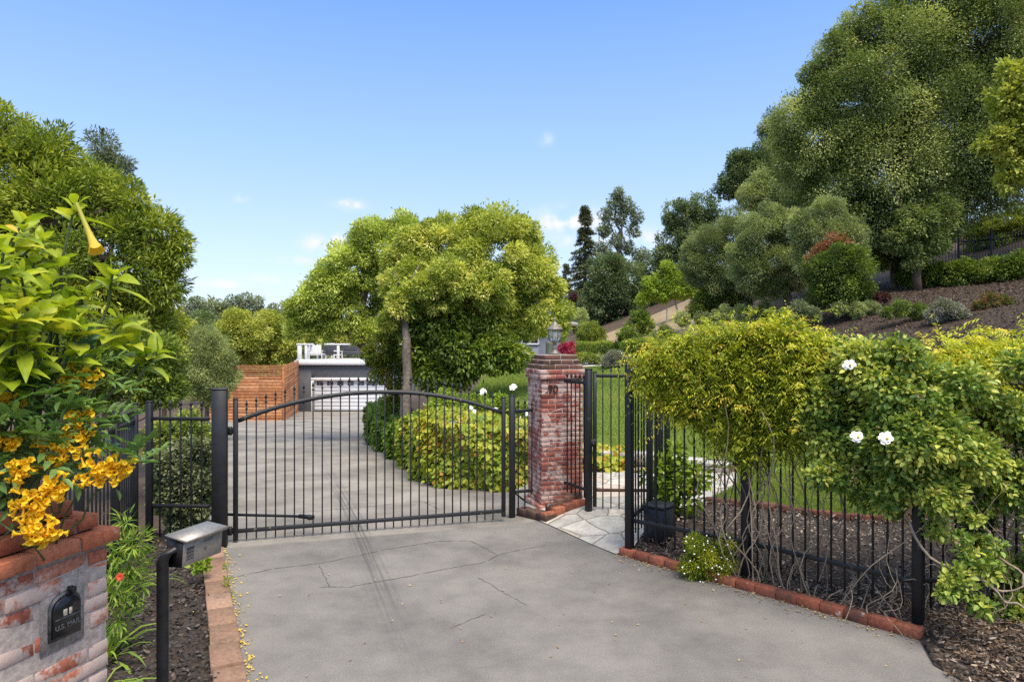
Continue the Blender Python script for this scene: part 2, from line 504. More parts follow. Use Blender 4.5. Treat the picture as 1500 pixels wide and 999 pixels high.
def flag_mat():
    m, nt, nd, lk, b = new_mat('flagstone')
    p = wpos(nd); n0 = noise(nd, lk, p, 1.3, 2)
    pv = mixc(nd, lk, .25, p, n0.outputs['Color'], 'ADD')
    v = nd.new('ShaderNodeTexVoronoi'); v.inputs['Scale'].default_value = 2.5; lk.new(pv, v.inputs['Vector'])
    e = nd.new('ShaderNodeTexVoronoi'); e.feature = 'DISTANCE_TO_EDGE'; e.inputs['Scale'].default_value = 2.5; lk.new(pv, e.inputs['Vector'])
    sx = nd.new('ShaderNodeSeparateColor'); lk.new(v.outputs['Color'], sx.inputs[0])
    r = ramp(nd, [(0, (.36, .34, .3)), (.35, (.45, .43, .38)), (.7, (.55, .5, .42)), (1, (.45, .38, .3))])
    lk.new(sx.outputs[0], r.inputs[0])
    n = noise(nd, lk, p, 7, 7, .65)
    c = mixc(nd, lk, 1, r.outputs[0], _rgb(nd, lk, maprange(nd, lk, n.outputs['Fac'], .3, .7, .68, 1.15)), 'MULTIPLY')
    c = mixc(nd, lk, maprange(nd, lk, e.outputs['Distance'], .012, .03, 1, 0), c, (.2, .17, .135))
    lk.new(c, b.inputs['Base Color']); b.inputs['Roughness'].default_value = .75
    h = math_(nd, lk, 'ADD', maprange(nd, lk, e.outputs['Distance'], 0, .05), math_(nd, lk, 'MULTIPLY', n.outputs['Fac'], .4))
    bump(nd, lk, b, h, .6, .02); return m
M_soil = soil_mat(); M_slope = slope_mat(); M_mulch = mulch_mat(k=1.7); M_lawn = lawn_mat(); M_asph = asphalt_mat(); M_flag = flag_mat()
M_conc = plain('pale_concrete', (.42, .4, .36), .8, var=.15, scale=8, bmp=.2)
M_brown = mulch_mat('hill_mulch', 1.9)

# ---- ground sheet to the horizon
gx = np.concatenate([[-1500, -600, -250, -120, -70, -45, -32, -24, -18], np.arange(-14, 24.01, .3), [26, 29, 33, 40, 55, 80, 140, 300, 700, 1500]])
gy = np.concatenate([[-600, -200, -60, -25, -12, -6], np.arange(-3, 50.01, .3), [53, 57, 63, 72, 90, 120, 170, 260, 450, 800, 1500]])
GX, GY = np.meshgrid(gx, gy)
GZ = T(GX, GY)
GZ = GZ - .05 - .03 * inpoly(GX, GY, V([(-14, 9), (-4.6, 34), (-4.4, 24), (-3.94, 21.2), (-1.64, 14.4), (-.9, 12), (1, 9), (1.2, 7.6), (3.3, 5.4), (3.3, -2), (-3, -2), (-3.2, 7.6), (-13, 30), (-13, 41)]))
far = np.maximum(np.hypot(GX - 8, GY - 25) - 60, 0)
GZ = GZ + (-3 - GZ) * sstep(30, 400, far)
nx, ny = len(gx), len(gy)
co = np.stack([GX.ravel(), GY.ravel(), GZ.ravel()], 1)
i, j = np.meshgrid(np.arange(nx - 1), np.arange(ny - 1)); a = (j * nx + i).ravel()
fv = np.stack([a, a + 1, a + nx + 1, a + nx], 1).ravel()
g = link_mesh('ground', np_mesh('ground', co, fv, np.full(len(a), 4), None, True), M_soil)
tag(g, 'bare brown soil under the garden and hillside', 'ground', kind='structure')

CURB_A = V([-3.235, 7.63]); CURB_B = V([-1.934, 4.92]); cdir = unit(CURB_B - CURB_A)
drive_poly = [(-3.235, 7.63), (-1.934, 4.92), tuple(CURB_B + cdir * 3.2), (-4, -2.5), (4, -2.5), (3.2, 3.2), (3.27, 4.8), (3.28, 5.47), (1.19, 7.68), (.44, 8.87), (.05, 9.45),
              (.2, 10.2), (-.1, 12.0), (-.87, 12.1), (-1.2, 12.8), (-1.66, 14.4), (-2.37, 16.7), (-3.12, 18.5), (-3.96, 21.2), (-4.42, 24), (-4.6, 34), (-4.6, 41.3),
              (-13.2, 41.3), (-10.8, 32), (-15, 32), (-14, 28.4), (-7.2, 15), (-4.2, 9.2), (-3.5, 8.2)]
drv = grid_sheet('driveway', drive_poly, 0, .5, M_asph)
tag(drv, 'grey worn asphalt driveway with cracks and dark tyre marks', 'driveway', kind='structure')
# cracks: thin strips of tar a few mm above, in the same mesh
M_crack = plain('crack_tar', (.085, .077, .07), .9)
drv.data.materials.append(M_crack)
def cracks(me, lines):
    bm = bmesh.new(); bm.from_mesh(me); rg = np.random.default_rng(5)
    for pts, w in lines:
        g3 = [ground_pt(*p, 3, 30) for p in pts]; full = []
        for a_, b_ in zip(g3[:-1], g3[1:]):
            n = max(2, int(np.linalg.norm(b_ - a_) / .04))
            for t in np.linspace(0, 1, n, endpoint=False): full.append(a_ + (b_ - a_) * t + V([*rg.normal(0, .006, 2), 0]))
        full.append(g3[-1]); full = V(full); tg = unit(np.gradient(full, axis=0)); sd = np.stack([-tg[:, 1], tg[:, 0], 0 * tg[:, 0]], 1)
        ww = w * np.clip(rg.normal(1, .5, len(full)), .2, 2)[:, None]; ww[0] *= .1; ww[-1] *= .1
        A_ = full + sd * ww / 2; B_ = full - sd * ww / 2
        va = [bm.verts.new((p[0], p[1], Tz(p[0], p[1]) + .003)) for p in A_]; vb = [bm.verts.new((p[0], p[1], Tz(p[0], p[1]) + .003)) for p in B_]
        for k in range(len(full) - 1):
            f = bm.faces.new((vb[k], vb[k + 1], va[k + 1], va[k])); f.material_index = 1
            f.normal_update()
            if f.normal.z < 0: f.normal_flip()
    bm.to_mesh(me); bm.free()
cracks(drv.data, [([(332, 848), (400, 833), (470, 825), (560, 806), (640, 793), (688, 792)], .008), ([(688, 792), (730, 813)], .008),
                  ([(467, 828), (483, 860)], .008), ([(468, 860), (515, 859), (600, 844), (660, 832), (708, 824), (735, 811), (790, 800), (840, 795)], .008),
                  ([(700, 845), (745, 872), (775, 888)], .006), ([(655, 921), (690, 908), (712, 899)], .005),
                  ([(420, 752), (520, 744), (610, 734), (640, 737)], .008), ([(620, 735), (644, 746)], .008)])

tag(grid_sheet('walkway', [(.42, 8.86), (1.17, 7.66), (1.42, 7.9), (2.05, 9.1), (2.7, 9.5), (3.5, 10.6), (3.85, 11.7), (2.6, 12.25), (1.39, 12.3), (-.1, 12.0), (.22, 10.2), (.1, 9.5)], .012, .3, M_flag),
    'pale flagstone walkway leading through the small gate', 'path', kind='structure')
lawn_poly = [(1.5, 12.65), (.3, 13.9), (-.8, 16.5), (-1.3, 19), (-1.0, 24), (0, 27.5), (3, 33), (7.0, 33), (7.9, 26), (7.4, 19), (7.2, 14), (6.6, 10.2), (4.75, 8.55), (2.7, 9.52), (3.5, 10.6), (3.87, 11.7), (4.1, 12.15), (2.6, 12.6)]
tag(grid_sheet('lawn', lawn_poly, .03, .5, M_lawn), 'mown green lawn rising behind the fence', 'lawn', kind='structure')
bed_poly = [(1.3, 7.75), (3.3, 5.56), (3.26, 5.3), (3.12, 5.05), (3.18, 4.8), (3.08, 4.5), (3.16, 4.2), (3.05, 3.8), (3.1, 3.3), (2.98, 2.6), (3, 1), (9, 1), (8.8, 7.6), (4.7, 8.5), (2.66, 9.44), (2.05, 9.0), (1.45, 7.9)]
tag(grid_sheet('mulch_bed', bed_poly, .014, .25, M_mulch, .006), 'dark bark mulch bed along the iron fence', 'garden bed', kind='structure')
left_bed = [(-3.28, 7.55), (-2.1, 4.9), tuple(V([-2.14, 4.9]) + cdir * 3.4), (-4.5, 1.0), (-5, 8.5), (-3.6, 8.3)]
tag(grid_sheet('mulch_bed', left_bed, .03, .25, M_mulch, .006), 'dark mulch strip between brick mailbox pier and driveway edging', 'garden bed', kind='structure')
tag(grid_sheet('bare_slope', [(4.2, 41), (7.3, 35), (7.8, 27), (9, 25), (11.5, 31), (13, 44), (13, 50), (6, 48)], .05, 1.0, M_slope), 'dry tan earth slope below the young tree', 'slope', kind='structure')
tag(grid_sheet('hillside', [(7.6, 26.5), (7.6, 19), (7.6, 12), (9, 8), (24, 8), (23.9, 33), (12, 31), (9, 24.8)], .04, 1.0, M_brown), 'brown mulched hillside below the dark oaks', 'slope', kind='structure')
tag(grid_sheet('garden_path', [tuple(P(852, 0, 33)[:2]), tuple(P(884, 0, 33)[:2]), tuple(P(876, 0, 36)[:2]), tuple(P(850, 0, 37)[:2])], .06, .5, M_conc), 'short pale concrete path at the far edge of the lawn', 'path', kind='structure')

# ---- retaining wall under the ivy
M_stone = tinted('wall_stone', [(.1, .09, .08), (.2, .175, .15), (.3, .26, .22)], .9, .35, 12, bmp=.8)
def ret_wall(pts, name, label, capw=.3, th=.3):
    r = thing(name, label, 'wall', (*pts[0], Tz(*(pts[0] + V([.0, -.3])))))
    body = MB(); cap = MB()
    for a_, b_ in zip(pts[:-1], pts[1:]):
        L = np.linalg.norm(b_ - a_); n = max(1, int(round(L / .42)))
        u2 = unit(b_ - a_); nm = V([u2[1], -u2[0]])      # outward = towards the drive
        for k in range(n):
            c = a_ + u2 * L * (k + .5) / n; q = c + nm * .25; inn = c - nm * .12
            z0 = Tz(*q) - .1; z1 = Tz(*inn) + .03
            rows = max(1, int(round((z1 - z0) / .18)))
            ax = (V([*u2, 0]), V([*(-nm), 0]), V([0, 0, 1]))
            for j_ in range(rows):
                zc = z0 + (z1 - z0) * (j_ + .5) / rows
                body.box((*(c + nm * .12 + nm * RNG.uniform(0, .02)), zc), (L / n - .012, th, (z1 - z0) / rows - .01), ax, .012, RNG.uniform(0, 1), .008)
            cap.box((*(c + nm * .11), z1 + .035), (L / n - .004, capw, .07), ax, .008, RNG.uniform(.3, .7), .003)
    body.build('wall', M_stone, r); cap.build('coping', M_conc, r)
    return r
ret_wall(WALL[1:9], 'retaining_wall', 'low stone retaining wall mostly hidden under ivy beside the driveway')
ret_wall(WALL[8:], 'retaining_wall', 'low stone wall with pale coping between walkway and lawn')

# ---- edging bricks
M_brick = tinted('red_brick', [(.13, .045, .03), (.23, .072, .042), (.32, .105, .058), (.38, .15, .085)], .88, .35, 40, white=.16, dirt=.75)
M_mort = plain('old_mortar', (.33, .29, .26), .95, var=.3, scale=40, bmp=.5)
M_paver = tinted('tan_paver', [(.2, .12, .08), (.27, .165, .11), (.33, .21, .15)], .9, .3, 30, bmp=.5, dirt=.5)
M_brickd = tinted('dark_red_brick', [(.07, .03, .022), (.12, .045, .03), (.17, .06, .04)], .9, .35, 40, dirt=.8)
def edging(a_, b_, n, w, h, name, label, mat, zoff=0, cat='edging', jit=.003, parts=True):
    a_ = V(a_, float); b_ = V(b_, float); u2 = unit(b_ - a_); L = np.linalg.norm(b_ - a_); nm = V([-u2[1], u2[0]])
    r = thing(name, label, cat, (*a_, Tz(*a_)))
    base = MB()
    for k in range(n):
        c = a_ + u2 * L * (k + .5) / n + nm * (w / 2 + RNG.normal(0, jit))
        t = RNG.normal(0, .008); ax = (V([*(u2 * math.cos(t) + nm * math.sin(t)), 0]), V([*(nm * math.cos(t) - u2 * math.sin(t)), 0]), V([0, 0, 1]))
        m = MB().box((*c, Tz(*(c - nm * w)) * .5 + Tz(*c) * .5 + zoff + h / 2 - .02 + RNG.normal(0, .003)), (L / n - .004, abs(w), h), ax, .006, RNG.uniform(.1, .8), .0025)
        m.build('paver' if mat is M_paver else 'brick', mat, r)
    return r
edging((1.19, 7.66), (3.28, 5.47), 15, .1, .105, 'brick_edging', 'row of red bricks edging the mulch bed along the asphalt', M_brick)
edging(CURB_B, CURB_A, 8, .21, .12, 'paver_edging', 'row of tan pavers edging the left side of the asphalt', M_paver)
edging(tuple(CURB_B + cdir * 1.35), CURB_B, 4, .21, .1, 'paver_edging', 'row of tan pavers nearest the camera beside the mailbox pier', M_paver)
edging((2.66, 9.42), (4.72, 8.5), 10, .1, .12, 'brick_edging', 'brick edging between the mulch bed and the near lawn', M_brickd)
edging((4.72, 8.5), (8.4, 7.55), 17, .1, .12, 'brick_edging', 'far brick edging of the lawn behind the rose', M_brickd)
# ------------------------------------------------------------------ iron fences and gates
def iron_mat():
    m, nt, nd, lk, b = new_mat('black_iron')
    p = wpos(nd); n = noise(nd, lk, p, 9, 7, .7); n2 = noise(nd, lk, p, 3.5, 5, .6)
    c = mixc(nd, lk, maprange(nd, lk, n.outputs['Fac'], .35, .7), (.007, .0075, .009), (.015, .016, .019))
    c = mixc(nd, lk, maprange(nd, lk, n2.outputs['Fac'], .66, .74, 0, .55), c, (.14, .13, .1))
    lk.new(c, b.inputs['Base Color']); b.inputs['Roughness'].default_value = .5; b.inputs['Specular IOR Level'].default_value = .45
    bump(nd, lk, b, n.outputs['Fac'], .15, .003); return m
def lichen_mat():
    m, nt, nd, lk, b = new_mat('lichened_iron')
    p = wpos(nd); n = noise(nd, lk, p, 14, 6, .7); n2 = noise(nd, lk, p, 2.7, 3, .6)
    s = math_(nd, lk, 'ADD', n.outputs['Fac'], math_(nd, lk, 'MULTIPLY', n2.outputs['Fac'], .6))
    c = mixc(nd, lk, maprange(nd, lk, s, .92, 1.02, 0, .85), (.016, .017, .02), (.2, .2, .1))
    lk.new(c, b.inputs['Base Color']); b.inputs['Roughness'].default_value = .55; return m
M_iron = iron_mat(); M_lich = lichen_mat()
M_rust = plain('rusty_iron', (.1, .05, .03), .8, var=.4, scale=20)
Z3 = V([0, 0, 1.])
_pk = {}
def picket_mesh(z0, z1, w=.016, spear=True):
    key = (round(z0, 3), round(z1, 3), w, spear)
    if key not in _pk:
        m = MB(); top = z1 - (.085 if spear else 0)
        m.box((0, 0, (z0 + top) / 2), (w, w, top - z0), None, .002)
        if spear:
            m.box((0, 0, top - .03), (w * 1.7, w * 1.7, .02), None, .003)
            r = w * .95
            co = [(r, r, top + .02), (-r, r, top + .02), (-r, -r, top + .02), (r, -r, top + .02), (0, 0, z1), (0, 0, top - .012)]
            m.add(co, [(0, 1, 4), (1, 2, 4), (2, 3, 4), (3, 0, 4), (1, 0, 5), (2, 1, 5), (3, 2, 5), (0, 3, 5)])
        o = m.build('picket', None); me = o.data; bpy.data.objects.remove(o); me.materials.append(M_iron); _pk[key] = me
    return _pk[key]
def picket(root, x, y, z0, z1, rot=0, w=.016, spear=True, base=None):
    """heights are above the root; the mesh of one size is shared"""
    q = round((z1 - z0) / .01) * .01
    me = picket_mesh(0, q, w, spear)
    o = link_mesh('picket', me, None, root, (x - root.location[0], y - root.location[1], z0 - root.location[2])); o.rotation_euler.z = rot
    return o
def post(root, x, y, z0, z1, w, rot=0, cap=True, name='post'):
    c, s = math.cos(rot), math.sin(rot); ax = ((c, s, 0), (-s, c, 0), (0, 0, 1))
    m = MB().box((x, y, (z0 + z1) / 2), (w, w, z1 - z0), ax, .005)
    if cap: m.box((x, y, z1 + .008), (w * 1.06, w * 1.06, .018), ax, .006)
    return m.build(name, M_iron, root)
def rail(root, a_, b_, w=.03, h=.04, mat=None, name='rail'):
    return MB().bar(a_, b_, w, h, .003).build(name, mat or M_iron, root)
def fence(label, pts, zt, zb, ptop, n_each, name='iron_fence', postw=.065, group=None, ends=(True, True), gap=.115, spear=True, pk0=None, posttop=None):
    """pts: list of (x, y, z_ground). posts at pts; rails at heights zt / zb; pickets up to ptop (absolute heights)"""
    r = thing(name, label, 'fence', pts[0], group)
    for k, p in enumerate(pts):
        if (k == 0 and not ends[0]) or (k == len(pts) - 1 and not ends[1]): continue
        q = pts[min(k + 1, len(pts) - 1)] if k < len(pts) - 1 else pts[k - 1]
        rot = math.atan2(q[1] - p[1], q[0] - p[0]); post(r, p[0], p[1], p[2] - .05, posttop if posttop else ptop + .02, postw, rot)
    for k in range(len(pts) - 1):
        a_ = V(pts[k]); b_ = V(pts[k + 1]); rot = math.atan2(b_[1] - a_[1], b_[0] - a_[0]); u2 = unit((b_ - a_)[:2])
        e = u2 * postw * .5
        A3 = V([*(a_[:2] + e), 0]); B3 = V([*(b_[:2] - e), 0])
        rail(r, A3 + Z3 * zt, B3 + Z3 * zt); rail(r, A3 + Z3 * zb, B3 + Z3 * zb)
        n = n_each[k] if isinstance(n_each, (list, tuple)) else n_each
        for i_ in range(n):
            t = (i_ + 1) / (n + 1); p = a_ + (b_ - a_) * t
            picket(r, p[0], p[1], (pk0 if pk0 is not None else zb - .2), ptop, rot, spear=spear)
    return r

# ---- driveway gate
GA = V([-3.30, 8.15]); GB = V([-.114, 9.12]); gu = unit(GB - GA); GL = float(np.linalg.norm(GB - GA)); grot = math.atan2(gu[1], gu[0])
gate = thing('driveway_gate', 'wide black iron driveway gate with arched top rail', 'gate', (*GA, 0))
def gpt(s, z, off=0): return V([*(GA + gu * s + V([-gu[1], gu[0]]) * off), z])
def arch(t): return 1.436 + .318 * (1 - abs(2 * t - 1) ** 2.1)
post(gate, *GA, .02, 1.70, .055, grot, True, 'stile'); post(gate, *GB, .06, 1.64, .05, grot, True, 'stile')
MB().bar(gpt(.028, .132), gpt(GL - .025, .134), .04, .045).build('bottom_rail', M_lich, gate)
ts = np.linspace(.028 / GL, 1 - .025 / GL, 40)
MB().sweep([gpt(t * GL, arch(t)) for t in ts], .04, .05, (-gu[1], gu[0], 0)).build('arched_rail', M_lich, gate)
NP = 29
for k in range(NP):
    t = (k + 1) / (NP + 1) * .985 + .004; p = gpt(t * GL, 0)
    picket(gate, p[0], p[1], .025, arch(t) + .225, grot)
op = MB(); A_ = gpt(-.1, .31, .12); B_ = gpt(.83, .22, .1); op.bar(A_, B_, .03, .03); op.bar(B_, gpt(.86, .22, .02), .05, .05)
op.bar(gpt(.9, .22, .03), gpt(.72, .235, .1), .045, .045); op.build('opener_arm', M_iron, gate)
for z in (1.33, .14):
    h = MB().bar(gpt(-.12, z), gpt(-.02, z), .03, .03); h.lathe(gpt(-.06, z - .05), [(.022, 0), (.03, .02), (.03, .08), (.022, .1)], 10); h.build('hinge', M_iron, gate)

gp = thing('gate_post', 'thick square black gate post at the hinge side of the driveway gate', 'post', (-3.42, 7.99, 0))
MB().box((-3.42, 7.99, .91), (.165, .165, 1.84), ((gu[0], gu[1], 0), (-gu[1], gu[0], 0), (0, 0, 1)), .008).build('post', M_iron, gp)
MB().box((-3.42, 7.99, 1.838), (.172, .172, .02), ((gu[0], gu[1], 0), (-gu[1], gu[0], 0), (0, 0, 1)), .008).build('cap', M_iron, gp)

# latch post and short panel up to the brick pillar
lp = V([0.0, 9.3])
fs = thing('iron_fence', 'short iron panel between the driveway gate and the brick pillar', 'fence', (*lp, -.02))
post(fs, *lp, -.05, 1.65, .075, grot)
e2 = lp + gu * .30
rail(fs, V([*(lp + gu * .04), 1.445]), V([*e2, 1.45])); rail(fs, V([*(lp + gu * .04), .345]), V([*e2, .35]))
for s in (.09, .185, .285): p = lp + gu * s; picket(fs, p[0], p[1], .1 if s < .2 else .3, 1.62 - .03 * (s > .2), grot)

# ---- fence left of the gate, then back along the drive
zt, zb = 1.49, .47
fence('short black iron fence between the thick gate post and the corner post', [(-4.26, 8.02, 0), (-3.505, 7.98, 0)], zt, zb, 1.72, [5], ends=(True, False), pk0=.1, posttop=1.68)
fence('black iron fence running towards the camera behind yellow flowers', [(-4.30, 7.78, 0), (-4.06, 6.98, 0), (-3.90, 6.15, 0), (-3.72, 5.3, 0), (-3.55, 4.45, 0)], zt, zb, 1.66, [8, 8, 8, 8], posttop=1.68, pk0=.05)

# ---- fence on the right
FA = V([1.316, 7.65]); FB = V([2.33, 6.79]); FC = V([3.374, 5.67]); FD = V([6.4, 6.35])
fence('black iron fence in front of the jasmine and rose', [(*FA, .08), (*FB, .08), (*FC, .08)], 2.04, .40, 2.2, [11, 12], posttop=2.15, pk0=.17, postw=.08)
fence('black iron fence turning away behind the rose at the far right', [(*FC, .08), (4.6, 5.95, .1), (*FD, .15)], 2.04, .41, 2.2, [9, 13], ends=(False, True), posttop=2.15, pk0=.17, postw=.08)
PB = V([2.05, 9.02])
fence('black iron return fence from the corner post back to the small gate', [(*FA, .1), (1.68, 8.33, .12), (*PB, .14)], 2.0, .42, 2.14, [6, 6], ends=(False, True), posttop=2.12, pk0=.2)
PA = V([1.015, 9.05])
fence('iron side panel between the brick pillar and the small gate', [(.72, 9.60, .14), (*PA, .14)], 1.84, .42, 1.98, [5], ends=(False, True), posttop=2.02, pk0=.3, postw=.075, spear=True)
# pedestrian gate
pg = thing('pedestrian_gate', 'narrow iron walkway gate beside the brick pillar', 'gate', (*(PA + V([.07, .02])), .14))
pu = unit(PB - PA); prot = math.atan2(pu[1], pu[0]); q0 = PA + pu * .085 + V([0, .03]); q1 = PB - pu * .09 + V([0, .03])
post(pg, *q0, .2, 1.98, .05, prot, True, 'stile'); post(pg, *q1, .2, 1.98, .05, prot, True, 'stile')
rail(pg, V([*(q0 + pu * .027), 1.935]), V([*(q1 - pu * .027), 1.935])); rail(pg, V([*(q0 + pu * .027), .42]), V([*(q1 - pu * .027), .42]), mat=M_rust)
for k in range(7): p = q0 + (q1 - q0) * (k + 1) / 8; picket(pg, p[0], p[1], .17, 2.12, prot)
lt = MB().box((q0[0] - .03, q0[1] - .03, 1.05), (.1, .05, .1), None, .006); lt.lathe((q0[0] - .03, q0[1] - .085, 1.05), [(.01, -.02), (.024, -.01), (.024, .01), (.01, .02)], 10); lt.build('latch', M_iron, pg)

# hill fence
hp = [V(ground_pt(x, y, 20, 40)) for x, y in ((1404, 417), (1500, 412), (1600, 405))]
hf = []
for px, d in ((1316, 31.5), (1404, 29), (1452, 27.4), (1530, 25.2), (1640, 23)):
    X = (px - 750) / 1000 * d; hf.append((X, d, Tz(X, d)))
zh = [h[2] for h in hf]
r = thing('iron_fence', 'dark iron fence high on the hill below the oaks', 'fence', hf[0])
for k, p in enumerate(hf): post(r, p[0], p[1], p[2] - .1, p[2] + 1.95, .07, 0)
for k in range(len(hf) - 1):
    a_ = V(hf[k]); b_ = V(hf[k + 1])
    for dz in (.25, 1.5): rail(r, a_ + Z3 * dz, b_ + Z3 * dz, .04, .05)
    n = int(np.linalg.norm(b_ - a_) / .14)
    for i_ in range(min(n, 22)):
        p = a_ + (b_ - a_) * (i_ + 1) / (n + 1); picket(r, p[0], p[1], p[2] + .1, p[2] + 1.75, 0, .02)

# ------------------------------------------------------------------ brickwork
def brick_ring(mb, org, ux, uy, L, W, z, h, d=.095, bl=.2, odd=False, jit=.0012, tb=.5, ts_=.22, gap=.008):
    """one course of bricks round a rectangle: org = corner, ux / uy unit axes, L / W sizes"""
    for side in range(4):
        full = (side % 2 == 0) != odd
        A0, U, N_, S_ = [(org, ux, uy, L), (org + ux * L, uy, -ux, W), (org + ux * L + uy * W, -ux, -uy, L), (org + uy * W, -uy, ux, W)][side]
        a0, a1 = (0, S_) if full else (d + gap, S_ - d - gap)
        n = max(1, int(round((a1 - a0) / (bl + gap))))
        step = (a1 - a0 + gap) / n
        for k in range(n):
            s0 = a0 + k * step; c = A0 + U * (s0 + (step - gap) / 2) + N_ * d / 2
            c = c - N_ * RNG.normal(0, jit)
            mb.box((c[0], c[1], z + h / 2 + RNG.normal(0, .0008)), (step - gap, d, h), ((U[0], U[1], 0), (N_[0], N_[1], 0), (0, 0, 1)), .0025, float(np.clip(RNG.normal(tb, ts_), 0, 1)), .0022)
def rect_core(mb, org, ux, uy, L, W, z0, z1, ins):
    c = org + ux * L / 2 + uy * W / 2
    mb.box((c[0], c[1], (z0 + z1) / 2), (L - 2 * ins, W - 2 * ins, z1 - z0), ((ux[0], ux[1], 0), (uy[0], uy[1], 0), (0, 0, 1)), .004)

# gate pillar
M_pill = tinted('pillar_brick', [(.14, .045, .036), (.22, .068, .05), (.29, .092, .068), (.37, .14, .1)], .88, .3, 45, white=.6, wcol=(.52, .39, .345), wscale=8)
M_caps = tinted('sooty_brick', [(.05, .03, .024), (.1, .055, .042), (.17, .085, .06), (.22, .12, .085)], .9, .35, 30, white=.14, dirt=.7)
M_mort2 = plain('pale_mortar', (.36, .3, .265), .95, var=.3, scale=40, bmp=.5)
pn = V([-gu[1], gu[0]]); S0 = .62
po = V([.415, 9.54])
pil = thing('brick_pillar', 'tall square brick gate pillar with stepped cap and house number', 'pillar', (*(po + gu * .31 + pn * .31), .1))
mb = MB(); core = MB(); cp = 0.068
nrow = 26
for k in range(nrow):
    brick_ring(mb, po, gu, pn, S0, S0, (.1 + k * cp), cp - .008, odd=k % 2 == 1)
rect_core(core, po, gu, pn, S0, S0, .05, .1 + nrow * cp - .002, .003)
z = .1 + nrow * cp
capb = MB()
for ex, tone in ((.028, 1), (.03, 1), (0, 0), (-.035, 0), (-.07, 0)):
    (mb if tone else capb)
    brick_ring(mb if tone else capb, po - gu * ex - pn * ex, gu, pn, S0 + 2 * ex, S0 + 2 * ex, z, cp - .009, odd=int(z * 100) % 2 == 1, tb=.62 if tone else .4)
    rect_core(core, po - gu * ex - pn * ex, gu, pn, S0 + 2 * ex, S0 + 2 * ex, z - .004, z + cp - .006, .004); z += cp
PTOP = z
mb.build('brickwork', M_pill, pil); core.build('mortar', M_mort2, pil); capb.build('cap', M_caps, pil)
pb = MB()
brick_ring(pb, po - gu * .045 - pn * .045, gu, pn, S0 + .09, S0 + .09, .03, .075, odd=True); pb.build('plinth', M_pill, pil)
rect_core(MB(), po, gu, pn, S0, S0, 0, 1, 0)
# house number in wrought figures
def text_obj(s, size, loc, rotm, mat, name, parent, ext=.004, align='CENTER'):
    cu = bpy.data.curves.new(name, 'FONT'); cu.body = s; cu.size = size; cu.extrude = ext; cu.align_x = align; cu.align_y = 'CENTER'
    o = bpy.data.objects.new(name, cu); COL.objects.link(o)
    dg = bpy.context.evaluated_depsgraph_get(); me = bpy.data.meshes.new_from_object(o.evaluated_get(dg))
    bpy.data.objects.remove(o)
    co = np.empty(len(me.vertices) * 3); me.vertices.foreach_get('co', co); co = co.reshape(-1, 3) @ np.asarray(rotm, float) + V(loc)
    co = co - wloc(parent); me.vertices.foreach_set('co', co.ravel()); me.update()
    return link_mesh(name, me, mat, parent)
M_num = plain('wrought_number', (.035, .02, .015), .6)
c = po + gu * .165 - pn * .012
text_obj('90', .16, (*c, 1.72), ((gu[0], gu[1], 0), (0, 0, 1), (-pn[0], -pn[1], 0)), M_num, 'house_number', pil, .006)

# lantern
M_lmetal = plain('weathered_pewter', (.2, .18, .15), .55, .5, var=.35, scale=30)
def glass_mat():
    m, nt, nd, lk, b = new_mat('seeded_glass')
    b.inputs['Base Color'].default_value = (.85, .85, .82, 1); b.inputs['Roughness'].default_value = .12
    b.inputs['Transmission Weight'].default_value = .75; b.inputs['IOR'].default_value = 1.3
    return m
M_glass = glass_mat()
lc = po + gu * .31 + pn * .31; LZ = PTOP
lan = thing('pillar_lantern', 'weathered metal lantern with glass panes on top of the brick pillar', 'lantern', (*lc, LZ))
MB().lathe((*lc, LZ), [(.09, 0), (.09, .02), (.05, .035), (.042, .08), (.05, .1), (.03, .12), (.022, .16), (.06, .18), (.075, .19)], 14).build('base', M_lmetal, lan, True)
MB().lathe((*lc, LZ), [(.07, .192), (.098, .25), (.102, .30), (.088, .352)], 8).build('glass', M_glass, lan)
cg = MB()
for k in range(8):
    a = 2 * math.pi * (k + .5) / 8; cs, sn = math.cos(a), math.sin(a)
    cg.tube([(lc[0] + r_ * cs, lc[1] + r_ * sn, LZ + zz) for r_, zz in ((.075, .188), (.102, .25), (.106, .30), (.092, .355))], .005, 5)
cg.build('frame', M_lmetal, lan)
MB().lathe((*lc, LZ), [(.12, .35), (.125, .358), (.12, .37), (.085, .395), (.06, .42), (.05, .425), (.045, .45), (.02, .47), (.012, .485), (.022, .5), (.018, .515), (.004, .54)], 14).build('roof', M_lmetal, lan, True)
M_bulb = plain('frosted_bulb', (.85, .82, .75), .4)
MB().lathe((*lc, LZ), [(.012, .19), (.016, .24), (.03, .275), (.026, .31), (.01, .33)], 10).build('bulb', M_bulb, lan, True)

# brick kerb round the foot of the pillar
kc = V([.44, 8.87])
edging(kc, (.055, 9.4), 3, -.19, .1, 'brick_edging', 'worn double brick kerb at the foot of the pillar facing the asphalt', M_caps, .02, jit=.004)
edging((1.0, 9.33), kc, 4, -.1, .12, 'brick_edging', 'brick kerb from the pillar foot along the flagstones', M_brick, .0, jit=.003)
edging((.98, 9.44), kc + V([.06, .17]), 4, -.1, .12, 'brick_edging', 'upper row of bricks on the flagstone side of the pillar foot', M_caps, .06, jit=.004)

